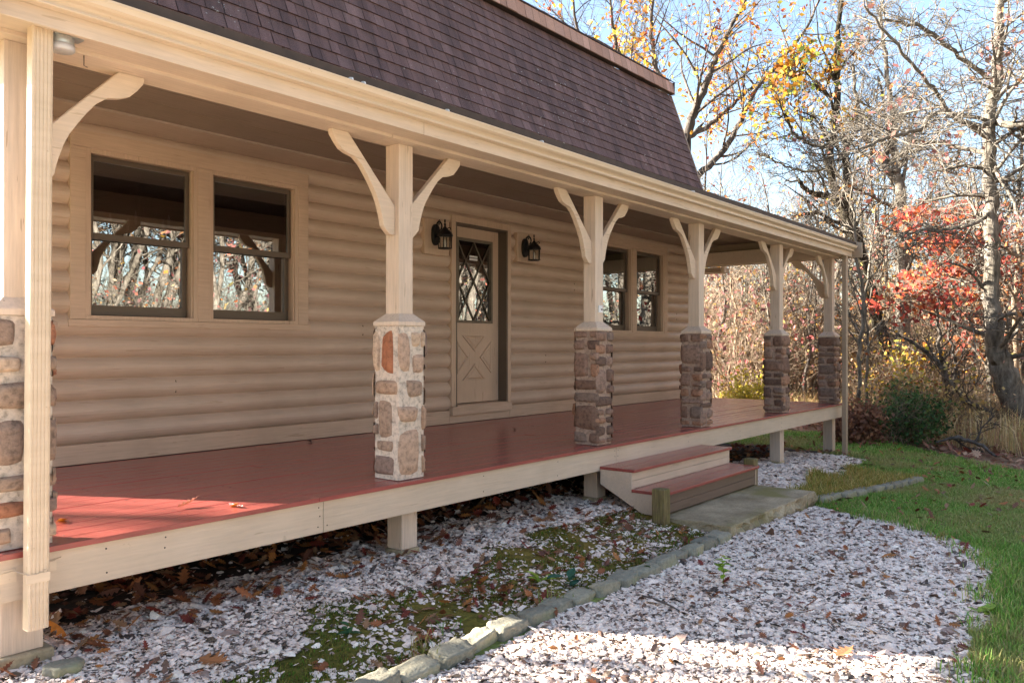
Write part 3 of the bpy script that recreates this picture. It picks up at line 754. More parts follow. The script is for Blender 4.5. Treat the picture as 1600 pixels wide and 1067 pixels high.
# roofs
def course_roof(x0, x1, p0, p1, expo, pal, tabw, name, m, parent, flip=False):
    """stepped shingle courses from p0 (y,z) up to p1"""
    L = math.hypot(p1[0]-p0[0], p1[1]-p0[1]); n = max(1, round(L/expo)); e = L/n
    d = np.array([(p1[0]-p0[0])/L, (p1[1]-p0[1])/L]); nn = np.array([-d[1], d[0]])
    if flip: nn = -nn
    Vs = []; Fs = []; Cs = []
    for k in range(n):
        a = np.array(p0)+d*e*k; c = np.array(p0)+d*e*(k+1)
        x = x0-rng.uniform(0, tabw)
        while x < x1:
            w = tabw*rng.uniform(.62, 1.4); xa, xb = max(x, x0), min(x+w, x1)-.007; x += w
            if xb-xa < .01: continue
            t = .013+rng.uniform(-.002, .005); dr_ = rng.uniform(-.003, .003)
            lo = a+d*dr_; o = len(Vs)
            pts = [(lo, 0), (lo, t), (c, .002)]
            for X in (xa, xb):
                for p, h in pts: Vs.append((X, *(p+nn*h)))
            Fs += [(o, o+1, o+4, o+3), (o+1, o+2, o+5, o+4), (o, o+2, o+1, o+1), (o+3, o+4, o+5, o+5)][:2]
            cc = np.array(pal[rng.integers(0, len(pal))])*rng.uniform(.9, 1.12); Cs += [cc*.8, cc]
        # backing
    o = len(Vs)
    for X in (x0, x1):
        for p in (p0, p1): Vs.append((X, *(np.array(p)-nn*.004)))
    Fs.append((o, o+1, o+3, o+2)); Cs.append(np.array(pal[0])*.35)
    org = np.array(parent.location if parent.parent is None else parent.parent.location)
    me = npmesh(name, np.array(Vs)-org, Fs, m, np.array(Cs))
    return addobj(name, me, parent)
SP = [(.14, .080, .066), (.115, .066, .056), (.165, .10, .085), (.125, .073, .06), (.15, .088, .075)]
CP = [(.50, .30, .22), (.44, .26, .19), (.56, .35, .27), (.47, .29, .22)]
x0, x1 = 1.22, 12.66
roof = course_roof(x0, x1, (5.80, 3.30), (6.62, 5.64), .135, SP, .17, 'roof', M['shingle'], house)
def upper(b):
    for s in (1, -1):
        f = lambda y: 10.2+s*(y-10.2)
        b.quad((x0-.1, f(6.56), 5.875), (x1+.06, f(6.56), 5.875), (x1+.06, 10.2, 7.45), (x0-.1, 10.2, 7.45))
        b.quad((x0-.1, f(6.56), 5.855), (x1+.06, f(6.56), 5.855), (x1+.06, f(6.56), 5.875), (x0-.1, f(6.56), 5.875))
    for X, w in ((x0-.05, .03), (x1-.005, .03)):
        b.prism([(6.58, 5.70), (6.58, 5.85), (10.2, 7.42), (13.82, 5.85), (13.82, 5.70), (10.2, 7.2)], X, X+w, 'x')
    b.quad((x0, 14.6, 3.3), (x1, 14.6, 3.3), (x1, 13.78, 5.64), (x0, 13.78, 5.64)); b.quad((x0, 13.78, 5.64), (x1, 13.78, 5.64), (x1, 13.8, 5.86), (x0, 13.8, 5.86))
up = MB(); upper(up)
for i in range(len(up.c)): up.c[i] = (.06, .042, .045)
up.build('upper_roof', M['cedar'], roof, 0, True)
bd = course_roof(x0, x1, (6.545, 5.655), (6.575, 5.852), .2, CP, .17, 'shingle_band', M['cedar'], roof)
bs = MB(); bs.quad((x0, 6.545, 5.653), (x1, 6.545, 5.653), (x1, 6.64, 5.66), (x0, 6.64, 5.66)); bs.box(x1-.004, x1+.012, 6.54, 6.64, 5.65, 5.853); bs.build('band_soffit', M['brown'], roof)
pr_ = course_roof(x0, x1, (3.56, 2.868), (5.84, 3.36), .14, SP, .17, 'porch_roof', M['shingle'], house)
def prb(b):
    b.prism([(3.56, 2.853), (5.84, 3.345), (5.84, 3.31), (3.56, 2.81)], x0, x1, 'x')
one('roof_sheathing', M['brown'], pr_, prb)
one('drip_edge_shadow', M['brown'], pr_, lambda b: b.box(x0, x1, 3.545, 3.559, 2.80, 2.872))  # drip edge, set dark and high to include the gutter's shadow line
for X in (1.165, 12.62):
    one('rake_board', M['rake'], house, lambda b: b.prism([(3.46, 2.64), (3.46, 2.86), (5.9, 3.40), (6.1, 3.40), (6.1, 2.64)], X, X+.03, 'x'), .003)

# mansard end trims
for X in (x0-.02, x1-.012): one('gable_trim', M['rake'], roof, lambda b: b.prism([(5.78, 3.30), (5.90, 3.30), (6.72, 5.64), (6.60, 5.64)], X, X+.03, 'x'))
# ceiling side frieze (olive strip above the windows is the top log in shade)

# round fixture under the eave
jb = MB(); jb.tube([(1.525, 3.70, 2.665), (1.525, 3.70, 2.63)], .047, 20)
jbo = jb.build('eave_light', M['zinc'], None, .003); props(jbo, 'round grey metal light fixture under the eave beside the left downspout', 'light')
one('lens', M['lens'], jbo, lambda b: b.tube([(1.525, 3.70, 2.6295), (1.525, 3.70, 2.607), (1.525, 3.70, 2.602)], [.051, .051, .045], 20))
one('bracket_plate', M['zinc'], jbo, lambda b: b.box(1.48, 1.60, 3.66, 3.72, 2.6605, 2.665))
one('hook', M['stick'], house, lambda b: b.tube([(1.66, 3.80, 2.645), (1.66, 3.80, 2.60), (1.675, 3.80, 2.596)], .0025, 5))

# wall lanterns
def lantern(px, z, label):
    t = thing('wall_lantern', (px, 6.12, z), label, 'lantern', 'black lanterns beside the front door')
    X, Y = px, 6.12
    def bp(b):
        pts = []
        for k in range(20):
            a = 2*math.pi*k/20; pts.append((X+.055*math.cos(a), z+.115*math.copysign(abs(math.sin(a))**.7, math.sin(a))))
        b.prism(pts, Y-.03, Y+.004, 'y')
    one('backplate', M['black'], t, bp, .004)
    cy_ = Y-.15
    def arm(b):
        pts = [(X, Y-.025, z+.03)]+[(X, Y-.06-.045*math.sin(a)+.0, z+.085+.05*math.cos(a+math.pi)*-1) for a in np.linspace(-.6, 2.6, 9)]+[(X, cy_, z+.055)]
        b.tube(pts, .009, 6)
        b.tube([(X, Y-.03, z-.03), (X, Y-.08, z-.02), (X, cy_, z+.01)], .007, 6)
        b.tube([(X, Y-.06, z+.10), (X-.02, Y-.065, z+.135), (X, Y-.07, z+.155), (X+.02, Y-.065, z+.135), (X, Y-.06, z+.10)], .005, 5)
        b.tube([(X, cy_-.03, z+.05), (X, cy_-.075, z+.06), (X, cy_-.085, z+.045), (X, cy_-.07, z+.035)], .005, 5)
    one('arm', M['black'], t, arm)
    def cap_(b):
        pr = [(.0, .165), (.006, .16), (.009, .14), (.004, .125), (.012, .11), (.008, .09), (.02, .075), (.03, .06), (.05, .045), (.078, .015), (.088, -.01), (.09, -.018), (.08, -.02), (0, -.012)]
        b.tube([(X, cy_, z+h-.01) for r_, h in pr], [max(r_, .0005) for r_, h in pr], 8)
    one('roof_cap', M['black'], t, cap_)
    def cage(b):
        for k in range(6):
            a = math.pi/6+k*math.pi/3; r_ = .075
            b.tube([(X+r_*math.cos(a), cy_+r_*math.sin(a), z-.025), (X+r_*.95*math.cos(a), cy_+r_*.95*math.sin(a), z-.155)], .0055, 5)
        b.tube([(X, cy_, z-.152), (X, cy_, z-.158), (X, cy_, z-.166)], [.084, .086, .06], 6)
        b.tube([(X, cy_, z-.02), (X, cy_, z-.03)], [.08, .08], 6)
    one('cage', M['black'], t, cage)
    one('glass', M['lampglass'], t, lambda b: b.tube([(X, cy_, z-.031), (X, cy_, z-.15)], .066, 6, caps=False))
    one('bulb', M['white'], t, lambda b: b.tube([(X, cy_, z-.15), (X, cy_, z-.11), (X, cy_, z-.07), (X, cy_, z-.055)], [.01, .012, .010, .003], 8))
lantern(6.325, 2.53, 'black wall lantern on the block just left of the front door')
lantern(7.90, 2.535, 'black wall lantern on the block just right of the front door')

# chandelier inside the left window
ch = thing('chandelier', (4.0, 7.9, 2.6), 'dark candle chandelier seen dimly inside the left window', 'chandelier')
def cha(b):
    b.tube([(4.0, 7.9, 3.19), (4.0, 7.9, 2.45)], .01, 6)
    for k in range(5):
        a = k*2*math.pi/5+.3; b.tube([(4.0, 7.9, 2.5), (4.0+.15*math.cos(a), 7.9+.15*math.sin(a), 2.42), (4+.28*math.cos(a), 7.9+.28*math.sin(a), 2.5)], .008, 5)
one('frame', M['black'], ch, cha)
for k in range(5):
    a = k*2*math.pi/5+.3
    one('candle', M['white'], ch, lambda b: b.tube([(4+.28*math.cos(a), 7.9+.28*math.sin(a), 2.5), (4+.28*math.cos(a), 7.9+.28*math.sin(a), 2.58), (4+.28*math.cos(a), 7.9+.28*math.sin(a), 2.63)], [.012, .014, .003], 6))

# ------------------------------------------------------------------ steps, slab, stubs
st = thing('porch_steps', (6.9, 3.4, -.06), 'two wooden steps with red treads and beige risers below the porch', 'steps')
tA = MB()
for y0, y1 in ((3.43, 3.59), (3.594, 3.77)): tA.box(5.925, 7.90, y0, y1, .277, .302)
tA.build('tread', M['red'], st, .003)
tB = MB()
for y0, y1 in ((3.145, 3.30), (3.304, 3.459)): tB.box(5.925, 7.90, y0, y1, .112, .137)
tB.build('tread', M['red'], st, .003)
one('riser', M['trim'], st, lambda b: (b.box(5.95, 7.875, 3.46, 3.485, .138, .205), b.box(5.95, 7.875, 3.46, 3.485, .208, .276)), .002)
one('riser', M['riser'], st, lambda b: (b.box(5.95, 7.875, 3.175, 3.20, -.045, .03), b.box(5.95, 7.875, 3.175, 3.20, .033, .111)), .002)
SPOLY = [(3.768, .276), (3.4595, .276), (3.4595, .111), (3.1745, .111), (3.1745, -.055), (3.36, -.055), (3.768, .15)]
for a in (5.93, 7.876): 
    b = MB(); b.prism(SPOLY, a, a+.0195, 'x'); b.build('stringer', M['trim'], st, .002)
def slab_mesh():
    b = MB(); x0, x1, y0, y1, zt, zb = 5.97, 7.925, 2.60, 3.40, -.062, -.34
    n = 34; m_ = 12; r = np.random.default_rng(4)
    top = []
    per = []
    for i in range(n+1): per.append((x0+(x1-x0)*i/n, y0))
    for i in range(1, m_+1): per.append((x1, y0+(y1-y0)*i/m_))
    for i in range(1, n+1): per.append((x1-(x1-x0)*i/n, y1))
    for i in range(1, m_): per.append((x0, y1-(y1-y0)*i/m_))
    k = len(per); rings = []
    for z, off, j in ((zb, -.015, .012), (-.20, -.005, .02), (-.14, .012, .022), (-.10, .004, .016), (zt-.006, .0, .004), (zt, -.008, .003)):
        rings.append([(x+np.sign(x-6.95)*(off+r.normal(0, j)*.6)*(abs(x-6.95) > .95), y+np.sign(y-3)*(off+r.normal(0, j))*(abs(y-3) > .39), z+r.normal(0, .002 if z > -.07 else .006)) for x, y in per])
    vs = [p for q in rings for p in q]
    fs = [(a*k+i, a*k+(i+1) % k, (a+1)*k+(i+1) % k, (a+1)*k+i) for a in range(5) for i in range(k)]
    fs.append(tuple(range(5*k, 6*k)))
    b.raw(vs, fs); return b
sl = slab_mesh().build('concrete_slab', M['concrete'], None); props(sl, 'mossy grey concrete slab with rough edge in front of the porch steps', 'slab')
def stub(x, y, zt, label):
    b = MB(); b.box(x-.055, x+.055, y-.055, y+.055, float(gz(x, y))-.1, zt)
    o = b.build('timber_stub', M['timber'], None, .008); props(o, label, 'post', 'short timber stubs beside the steps')
    return o
stub(5.845, 3.14, .19, 'short weathered timber stub at the left end of the lower step')
stub(7.99, 3.27, .19, 'short weathered timber stub at the right end of the lower step')

# ------------------------------------------------------------------ edging blocks
def block(L, W, H, seed):
    r = np.random.default_rng(seed); k = 9; vs = []; idx_ = {}
    fs = []
    def P(i, j, l):
        key = (i, j, l)
        if key not in idx_:
            u, v, w = [q/(k-1)*2-1 for q in key]
            p = np.array([u, v, w]); nrm = np.linalg.norm(p); m = max(abs(p)); sph = p/nrm*1.12
            q = p*.74+sph*.26*m
            q = q*(1+.035*math.sin(u*4+seed)+.04*math.sin(v*5+w*3+seed*2)+.025*math.sin(u*9+w*4+seed)+r.normal(0, .028))
            idx_[key] = len(vs); vs.append((q[0]*L/2, q[1]*W/2, q[2]*H/2))
        return idx_[key]
    for a in range(k-1):
        for c in range(k-1):
            for s in (0, k-1):
                fs += [tuple(P(*t) for t in ((s, a, c), (s, a+1, c), (s, a+1, c+1), (s, a, c+1))), tuple(P(*t) for t in ((a, s, c), (a+1, s, c), (a+1, s, c+1), (a, s, c+1))),
                       tuple(P(*t) for t in ((a, c, s), (a+1, c, s), (a+1, c+1, s), (a, c+1, s)))]
    me = bpy.data.meshes.new('edging_block'); me.from_pydata(vs, [], fs); me.materials.append(M['granite'])
    import bmesh
    bm = bmesh.new(); bm.from_mesh(me); bmesh.ops.recalc_face_normals(bm, faces=bm.faces); bm.to_mesh(me); bm.free()
    me.polygons.foreach_set('use_smooth', [True]*len(me.polygons)); return me
ORD = 'first second third fourth fifth sixth seventh eighth ninth tenth eleventh twelfth thirteenth fourteenth fifteenth sixteenth seventeenth eighteenth nineteenth twentieth'.split()
BM = [block(.215, .115, .13, s) for s in range(7)]
x = 5.86; k = 0
while x > 1.95:
    L = rng.uniform(.185, .25); xc = x-L/2; o = addobj('edging_block', BM[k % 7]); o.scale = (L/.215, rng.uniform(.8, 1.2), rng.uniform(.85, 1.1))
    o.location = (xc, float(ye(xc))+rng.uniform(-.022, .022), float(gz(xc, 2.6))+.0+rng.uniform(-.018, .014)); o.rotation_euler = (rng.uniform(-.14, .14), rng.uniform(-.1, .1), rng.uniform(-.16, .16)+(math.pi if k % 2 else 0))
    props(o, '%s grey edging block counted left from the concrete slab, along the moss' % ORD[k], 'edging block', 'granite edging blocks along the moss'); x -= L+.006; k += 1
x = 8.0; k = 0
while x < 10.5:
    L = rng.uniform(.2, .28); xc = x+L/2; o = addobj('edging_block', BM[(k+3) % 7]); o.scale = (L/.215, 1, 1)
    yy = float(ye(xc)); o.location = (xc, yy+rng.uniform(-.015, .015), float(gz(xc, yy))+.015); o.rotation_euler = (rng.uniform(-.06, .06), 0, -.125+rng.uniform(-.1, .1))
    props(o, '%s pale edging block counted right from the slab, beside the dry grass' % ORD[k], 'edging block', 'granite edging blocks along the dry grass'); x += L+.008; k += 1
# flat white rock in the near corner
def rock_mesh(a, b, c):
    import bmesh
    bm = bmesh.new(); bmesh.ops.create_icosphere(bm, subdivisions=4, radius=1); rr = np.random.default_rng(3); W_ = rr.normal(0, 1, (7, 3)); ph = rr.uniform(0, 6, 7)
    for v in bm.verts:
        p = np.array(v.co); k = 1+sum(.07*math.sin(2.2*(W_[i]@p)+ph[i]) for i in range(7)); k = min(k, 1.12)
        v.co = (p[0]*a*k, p[1]*b*k, max(-.7, min(p[2], .55+.1*p[0]))*c*k)
    me = bpy.data.meshes.new('pale_rock'); bm.to_mesh(me); bm.free(); me.materials.append(M['granite']); me.polygons.foreach_set('use_smooth', [True]*len(me.polygons)); return me
rk = rock_mesh(.085, .065, .035); 
ro = addobj('pale_rock', rk); xx, yy = fl(150, 1063, -.05); xx, yy = fl(98, 1052, -.04)
ro.location = (xx, yy, float(gz(xx, yy))+.02); props(ro, 'flat pale rock on the gravel beside the left support post', 'rock')

# ------------------------------------------------------------------ single leaves, plants, stick
def leaf_thing(x, y, z, s, col, label, tilt=(.2, .1), seed=0):
    global rng
    V, F, Cc = leafs(np.array([[0., 0, 0]]), np.array([s]), np.array([col]), .25, curl=.5)
    o = addobj('oak_leaf', npmesh('oak_leaf', V, F, M['deadleaf'], Cc)); o.location = (x, y, z); o.rotation_euler = (tilt[0], tilt[1], seed)
    return props(o, label, 'leaf', 'oak leaves lying singly')
leaf_thing(2.483, 3.892, .476, .10, (.62, .20, .025), 'bright orange curled leaf on the sunlit deck near the edge', (-.25, .1), .4)
leaf_thing(2.315, 4.074, .474, .12, (.36, .13, .07), 'brown spidery leaf on the sunlit deck patch', (.1, .1), 1.2)
leaf_thing(1.738, 4.216, .474, .10, (.66, .22, .02), 'orange leaf on the deck beside the leftmost stone pier', (.3, .5), 2.2)
leaf_thing(4.55, 5.95, .474, .11, (.10, .045, .03), 'dark brown leaf on the deck by the wall, left of the second pier', (.2, .1), .7)
leaf_thing(6.55, 5.2, .474, .09, (.09, .045, .03), 'dark twiggy leaf on the deck behind the third pier', (.2, .1), 3.0)
xx, yy = fl(335, 1040, -.07); leaf_thing(xx, yy, float(gz(xx, yy))+.02, .17, (.40, .16, .06), 'large tan brown oak leaf on the moss edge at the bottom', (.15, .1), 1.9)
xx, yy = fl(825, 932, -.11); leaf_thing(xx, yy, float(gz(xx, yy))+.03, .15, (.50, .17, .05), 'orange lobed oak leaf standing on the moss near the edging', (.5, .2), .3)
xx, yy = fl(1320, 1032, -.16); leaf_thing(xx, yy, float(gz(xx, yy))+.03, .13, (.46, .20, .09), 'tan oak leaf on the sunlit gravel at the lower right', (.1, .1), 2.6)
xx, yy = fl(85, 1000, -.04); leaf_thing(xx, yy, float(gz(xx, yy))+.03, .15, (.62, .21, .03), 'orange oak leaf leaning beside the left footing', (.7, .2), .9)
# seedling
sx, sy = 4.757, 2.125; szz = float(gz(sx, sy))
sd = thing('seedling', (sx, sy, szz), 'bright yellow green seedling growing out of the white gravel', 'plant')
one('stem', flat('green_stem', (.2, .28, .05), .6), sd, lambda b: b.tube([(sx, sy, szz-.01), (sx+.008, sy, szz+.08), (sx, sy+.01, szz+.17)], [.004, .003, .002], 5))
def plant_leaf(b, x, y, z, az, L, up, col):
    d = np.array([math.cos(az), math.sin(az), up]); d /= np.linalg.norm(d); s = np.array([-math.sin(az), math.cos(az), 0]); p = np.array([x, y, z])
    pr = [(0, .02), (.2, .22), (.45, .32), (.75, .2), (1, 0)]
    Lp = [p+d*L*t+np.array([0, 0, -.25*L*t*t]) for t, w in pr]
    for (t, w), (t2, w2), a, c in zip(pr[:-1], pr[1:], Lp[:-1], Lp[1:]):
        for sg in (1, -1):
            b.quad(a, a+s*w*L*sg+np.array([0, 0, .06*L]), c+s*w2*L*sg+np.array([0, 0, .06*L]), c, col)
lb = MB(); r = np.random.default_rng(5)
for k in range(13):
    plant_leaf(lb, sx+r.normal(0, .006), sy+r.normal(0, .006), szz+.05+.009*k+.01, r.uniform(0, 6.28), r.uniform(.045, .075), r.uniform(-.1, .6), tuple(np.array((.30, .45, .05))*r.uniform(.75, 1.2)))
lb.build('foliage', M['leaf'], sd, 0, True)
for i, (px, py, n, L, col, lab) in enumerate([(890, 915, 7, .11, (.06, .16, .10), 'dark green broad leaved weed beside the edging blocks'), (843, 912, 7, .09, (.30, .38, .05), 'yellow green weed on the moss left of the dark weed'),
                                    (543, 1003, 6, .07, (.06, .15, .06), 'small green weed low on the moss at the bottom'), (1535, 953, 7, .09, (.26, .36, .06), 'small yellow green weed at the right edge of the gravel'), (1010, 893, 8, .07, (.08, .15, .05), 'low dark weed behind the edging near the slab')]):
    wx, wy = fl(px, py, -.12); wz = float(gz(wx, wy)); b = MB(); r = np.random.default_rng(50+i)
    for k in range(n): plant_leaf(b, wx+r.normal(0, .012), wy+r.normal(0, .012), wz+.005+.012*r.random()*k, r.uniform(0, 6.28), L*r.uniform(.6, 1.2), r.uniform(.1, 1.0), tuple(np.array(col)*r.uniform(.7, 1.25)))
    o = b.build('weed', M['leaf'], None, 0, True); props(o, lab, 'weed')
pts = [fl(px, py, -.14) for px, py in ((1003, 936), (1018, 941), (1035, 946), (1050, 955), (1062, 960))]
b = MB(); b.tube([(p[0], p[1], float(gz(*p))+.022+.006*(i % 2)) for i, p in enumerate(pts)], [.006, .007, .006, .005, .003], 6)
props(b.build('stick', M['stick'], None), 'thin dark stick lying on the gravel in front of the edging', 'stick')
# dark mulch mound beyond the steps
# ------------------------------------------------------------------ trees
class TB:
    """branch tubes and leaves of one tree, kept as arrays"""
    def __init__(s, seed): s.r = np.random.default_rng(seed); s.V = []; s.F = []; s.n = 0; s.lp = []; s.tips = []
    def tube(s, P, rad, n):
        P = np.asarray(P, float); k = len(P)
        T = np.gradient(P, axis=0); T /= np.linalg.norm(T, axis=1, keepdims=True)+1e-9
        ref = np.array([0, 0, 1.]) if abs(T[:, 2]).mean() < .8 else np.array([1., 0, 0])
        U = np.cross(T, ref); U /= np.linalg.norm(U, axis=1, keepdims=True)+1e-9; W = np.cross(T, U)
        a = np.arange(n)/n*2*np.pi
        V = P[:, None]+(U[:, None]*np.cos(a)[None, :, None]+W[:, None]*np.sin(a)[None, :, None])*np.asarray(rad)[:, None, None]
        i = np.arange(k-1)[:, None]*n; j = np.arange(n)[None, :]; j2 = (j+1) % n
        F = np.stack([i+j, i+j2, i+n+j2, i+n+j], -1).reshape(-1, 4)+s.n
        s.V.append(V.reshape(-1, 3)); s.F.append(F); s.n += k*n
    def smooth_path(s, pts, m=5, wob=.0):
        pts = np.asarray(pts, float); out = []
        n = len(pts)
        for i in range(n-1):
            p0 = pts[max(i-1, 0)]; p1 = pts[i]; p2 = pts[i+1]; p3 = pts[min(i+2, n-1)]
            for t in np.arange(m)/m:
                out.append(.5*((2*p1)+(-p0+p2)*t+(2*p0-5*p1+4*p2-p3)*t*t+(-p0+3*p1-3*p2+p3)*t**3))
        out.append(pts[-1]); out = np.array(out)
        if wob: out[1:-1] += s.r.normal(0, wob, (len(out)-2, 3))
        return out
    def branch(s, p, d, L, r0, lev, o):
        """random branch at one of the two thick levels"""
        r = s.r; k = 9 if lev == 1 else 7; P = [np.array(p, float)]; d = np.array(d, float); d /= np.linalg.norm(d)
        step = L/(k-1); cr = o['crook']
        for i in range(k-1):
            d = d+r.normal(0, cr, 3)+np.array([0, 0, o['up']]); d[2] *= o.get('flat', 1)**.4; d /= np.linalg.norm(d); P.append(P[-1]+d*step)
        P = np.array(P); rad = np.maximum(r0*np.linspace(1, .2, k), o['rmin'])
        s.tube(P, rad, 6 if lev == 1 else 4)
        s.spawn(P, rad, lev, L, o)
    def spawn(s, P, rad, lev, L, o, t0=.18, n=None):
        r = s.r
        n = n or max(2, int(r.poisson(o['kids'][lev-1])))
        k = len(P)
        for q in range(n):
            t = t0+(1-t0)*(q+r.random())/n; t = min(t, .999); f = t*(k-1); i = int(f); a = f-i
            p = P[i]*(1-a)+P[min(i+1, k-1)]*a
            T = P[min(i+1, k-1)]-P[i]; T /= np.linalg.norm(T)+1e-9
            x = r.normal(0, 1, 3); x -= T*x.dot(T); x /= np.linalg.norm(x)+1e-9
            ang = R(r.uniform(*o['ang'])); d = T*math.cos(ang)+x*math.sin(ang)
            d[2] *= o.get('flat', 1)
            pr_ = rad[min(i, len(rad)-1)]; rr = max(min(pr_*r.uniform(.3, .6), o.get('rmax', .05)/lev), o['rmin'])
            LL = L*r.uniform(*o['len'])*(1-.4*t)
            if lev+1 >= o.get('vlev', 3): s.tips.append((*p, *d, LL, min(rr, .02)))
            else: s.branch(p, d, LL, rr, lev+1, o)
    def vtwigs(s, B, o, k, n):
        """many thin branches at once; B rows: origin, direction, length, radius"""
        r = s.r; m = len(B); P = np.empty((m, k, 3)); P[:, 0] = B[:, :3]; d = B[:, 3:6]/(np.linalg.norm(B[:, 3:6], axis=1, keepdims=True)+1e-9)
        st = (B[:, 6]/(k-1))[:, None]
        for i in range(1, k):
            d = d+r.normal(0, o['crook']*1.3, (m, 3))+np.array([0, 0, o['up']*.7]); d[:, 2] *= o.get('flat', 1)**.4; d /= np.linalg.norm(d, axis=1, keepdims=True); P[:, i] = P[:, i-1]+d*st
        T = np.gradient(P, axis=1); T /= np.linalg.norm(T, axis=2, keepdims=True)+1e-9
        ref = r.normal(0, 1, (m, 1, 3)); U = np.cross(T, ref); U /= np.linalg.norm(U, axis=2, keepdims=True)+1e-9; Wv = np.cross(T, U)
        a = np.arange(n)/n*2*np.pi; rad = B[:, 7][:, None]*np.linspace(1, .35, k)[None]
        V = P[:, :, None]+(U[:, :, None]*np.cos(a)[None, None, :, None]+Wv[:, :, None]*np.sin(a)[None, None, :, None])*rad[:, :, None, None]
        i = np.arange(k-1)[:, None]*n; j = np.arange(n)[None]; j2 = (j+1) % n
        F = np.stack([i+j, i+j2, i+n+j2, i+n+j], -1).reshape(-1, 4)
        F = (F[None]+(np.arange(m)*k*n)[:, None, None]).reshape(-1, 4)+s.n
        s.V.append(V.reshape(-1, 3)); s.F.append(F); s.n += m*k*n
        return P, T
    def finish(s, o):
        r = s.r
        if not s.tips: return
        B = np.array(s.tips)
        for lv in range(o.get('vn', 2)):
            k = 5 if lv == 0 else 4
            B[:, 7] = np.maximum(B[:, 7]*(1 if lv == 0 else .7), o.get('tmin', .0055))
            P, T = s.vtwigs(B, o, k, 3)
            if lv == o.get('vn', 2)-1: s.lp += list(P[:, -1])+list(P[:, 2]); break
            c = o['kids'][min(lv+2, len(o['kids'])-1)]; nb = []
            q = np.repeat(np.arange(len(B)), c); t = r.uniform(.2, 1, len(q))*(k-1); i = np.minimum(t.astype(int), k-2); f = (t-i)[:, None]
            p = P[q, i]*(1-f)+P[q, i+1]*f; Tq = T[q, i]; x = r.normal(0, 1, (len(q), 3)); x -= Tq*(Tq*x).sum(1, keepdims=True); x /= np.linalg.norm(x, axis=1, keepdims=True)
            an = np.radians(r.uniform(*o['ang'], len(q)))[:, None]; d = Tq*np.cos(an)+x*np.sin(an); d[:, 2] *= o.get('flat', 1)
            B = np.concatenate([p, d, (B[q, 6]*r.uniform(.35, .7, len(q)))[:, None], (B[q, 7]*.7)[:, None]], 1)
    def trunkmesh(s): return np.concatenate(s.V), np.concatenate(s.F)
DEF = dict(kids=[9, 8, 7], ang=(25, 62), len=(.5, .95), crook=.11, up=.05, rmin=.009)
def quads_leaves(r, P, n, size, spread, pal, mask=None):
    """n leaf faces around each anchor"""
    P = np.repeat(np.asarray(P), n, 0); m = len(P)
    if m == 0: return np.zeros((0, 3)), np.zeros((0, 4), int), np.zeros((0, 3))
    c = P+r.normal(0, spread, (m, 3)); s = size*np.clip(r.lognormal(-.15, .4, m), .3, 1.35)[:, None]
    u = r.normal(0, 1, (m, 3)); u /= np.linalg.norm(u, axis=1, keepdims=True); v = r.normal(0, 1, (m, 3)); v -= u*(u*v).sum(1, keepdims=True); v /= np.linalg.norm(v, axis=1, keepdims=True)
    V = np.stack([c-u*s*.5, c+v*s*.32+u*s*.05, c+u*s*.55, c-v*s*.32+u*s*.05], 1).reshape(-1, 3)
    F = np.arange(4*m).reshape(-1, 4); pal = np.array(pal)
    anch = np.repeat(np.arange(m//n), n)
    pick = r.integers(0, len(pal), m//n)[anch]; alt = r.random(m) < .35; pick[alt] = r.integers(0, len(pal), alt.sum())
    return V, F, pal[pick]*r.uniform(.7, 1.3, (m, 1))
def pxpath(pts, k=.82):
    """(px, py, depth, width_px) -> world points and radii"""
    return np.array([at(a, b, d) for a, b, d, w in pts]), np.array([k*w*d/1270/2 for a, b, d, w in pts])
def build_tree(name, label, seed, stems, barkm, opts={}, leaves=None, group=None, twigs=1.0):
    """stems: list of (pixel path, number of branches, length factor)"""
    tb = TB(seed); o = dict(DEF); o.update(opts)
    base = None
    for pts, nb, LF in stems:
        P, rad = pxpath(pts)
        if base is None: base = P[0].copy()
        m = 6; Q = tb.smooth_path(P, m, .02); rr = np.interp(np.arange(len(Q))/m, np.arange(len(rad)), rad)
        tb.tube(Q, rr, 9 if rr[0] > .06 else 6)
        L = np.linalg.norm(np.diff(Q, axis=0), axis=1).sum()
        if nb: tb.spawn(Q, rr, 1, min(L*LF*1.35, 4.6), o, .2, int(nb*1.35))
    tb.finish(o)
    V, F = tb.trunkmesh()
    t = thing(name, tuple(base), label, 'tree', group)
    addobj('trunk', npmesh('trunk', V-base, F, barkm, smooth=True), t)
    if leaves:
        lp = np.array(tb.lp); keep = leaves['keep'](lp, tb.r); lp = lp[keep]
        V, F, C = quads_leaves(tb.r, lp, leaves['n'], leaves['size'], leaves['spread'], leaves['pal'])
        if len(F): addobj('crown', npmesh('crown', V-base, F, M['leaf'], C), t)
    return t
ORG = [(.55, .25, .03), (.50, .17, .03), (.60, .36, .05), (.35, .10, .03), (.28, .07, .05)]
YEL = [(.62, .42, .05), (.55, .30, .04), (.45, .42, .06), (.40, .16, .04)]
RED = [(.42, .075, .05), (.34, .06, .045), (.50, .14, .05), (.28, .05, .04), (.42, .18, .08)]
PNK = [(.36, .14, .13), (.28, .10, .11), (.44, .22, .19), (.24, .10, .10), (.40, .25, .18)]
MIX = [(.45, .28, .12), (.40, .20, .09), (.34, .30, .10), (.48, .14, .09), (.28, .11, .09), (.50, .38, .16)]
GRN = [(.22, .30, .07), (.14, .22, .06), (.34, .34, .07)]
def clus(f, sc=1.1, s=3, q=.5):
    return lambda P, r: (vn(P[:, 0]*1.0+P[:, 2]*.8, P[:, 1]+P[:, 2]*.6, sc, s) > f) & (r.random(len(P)) < q)

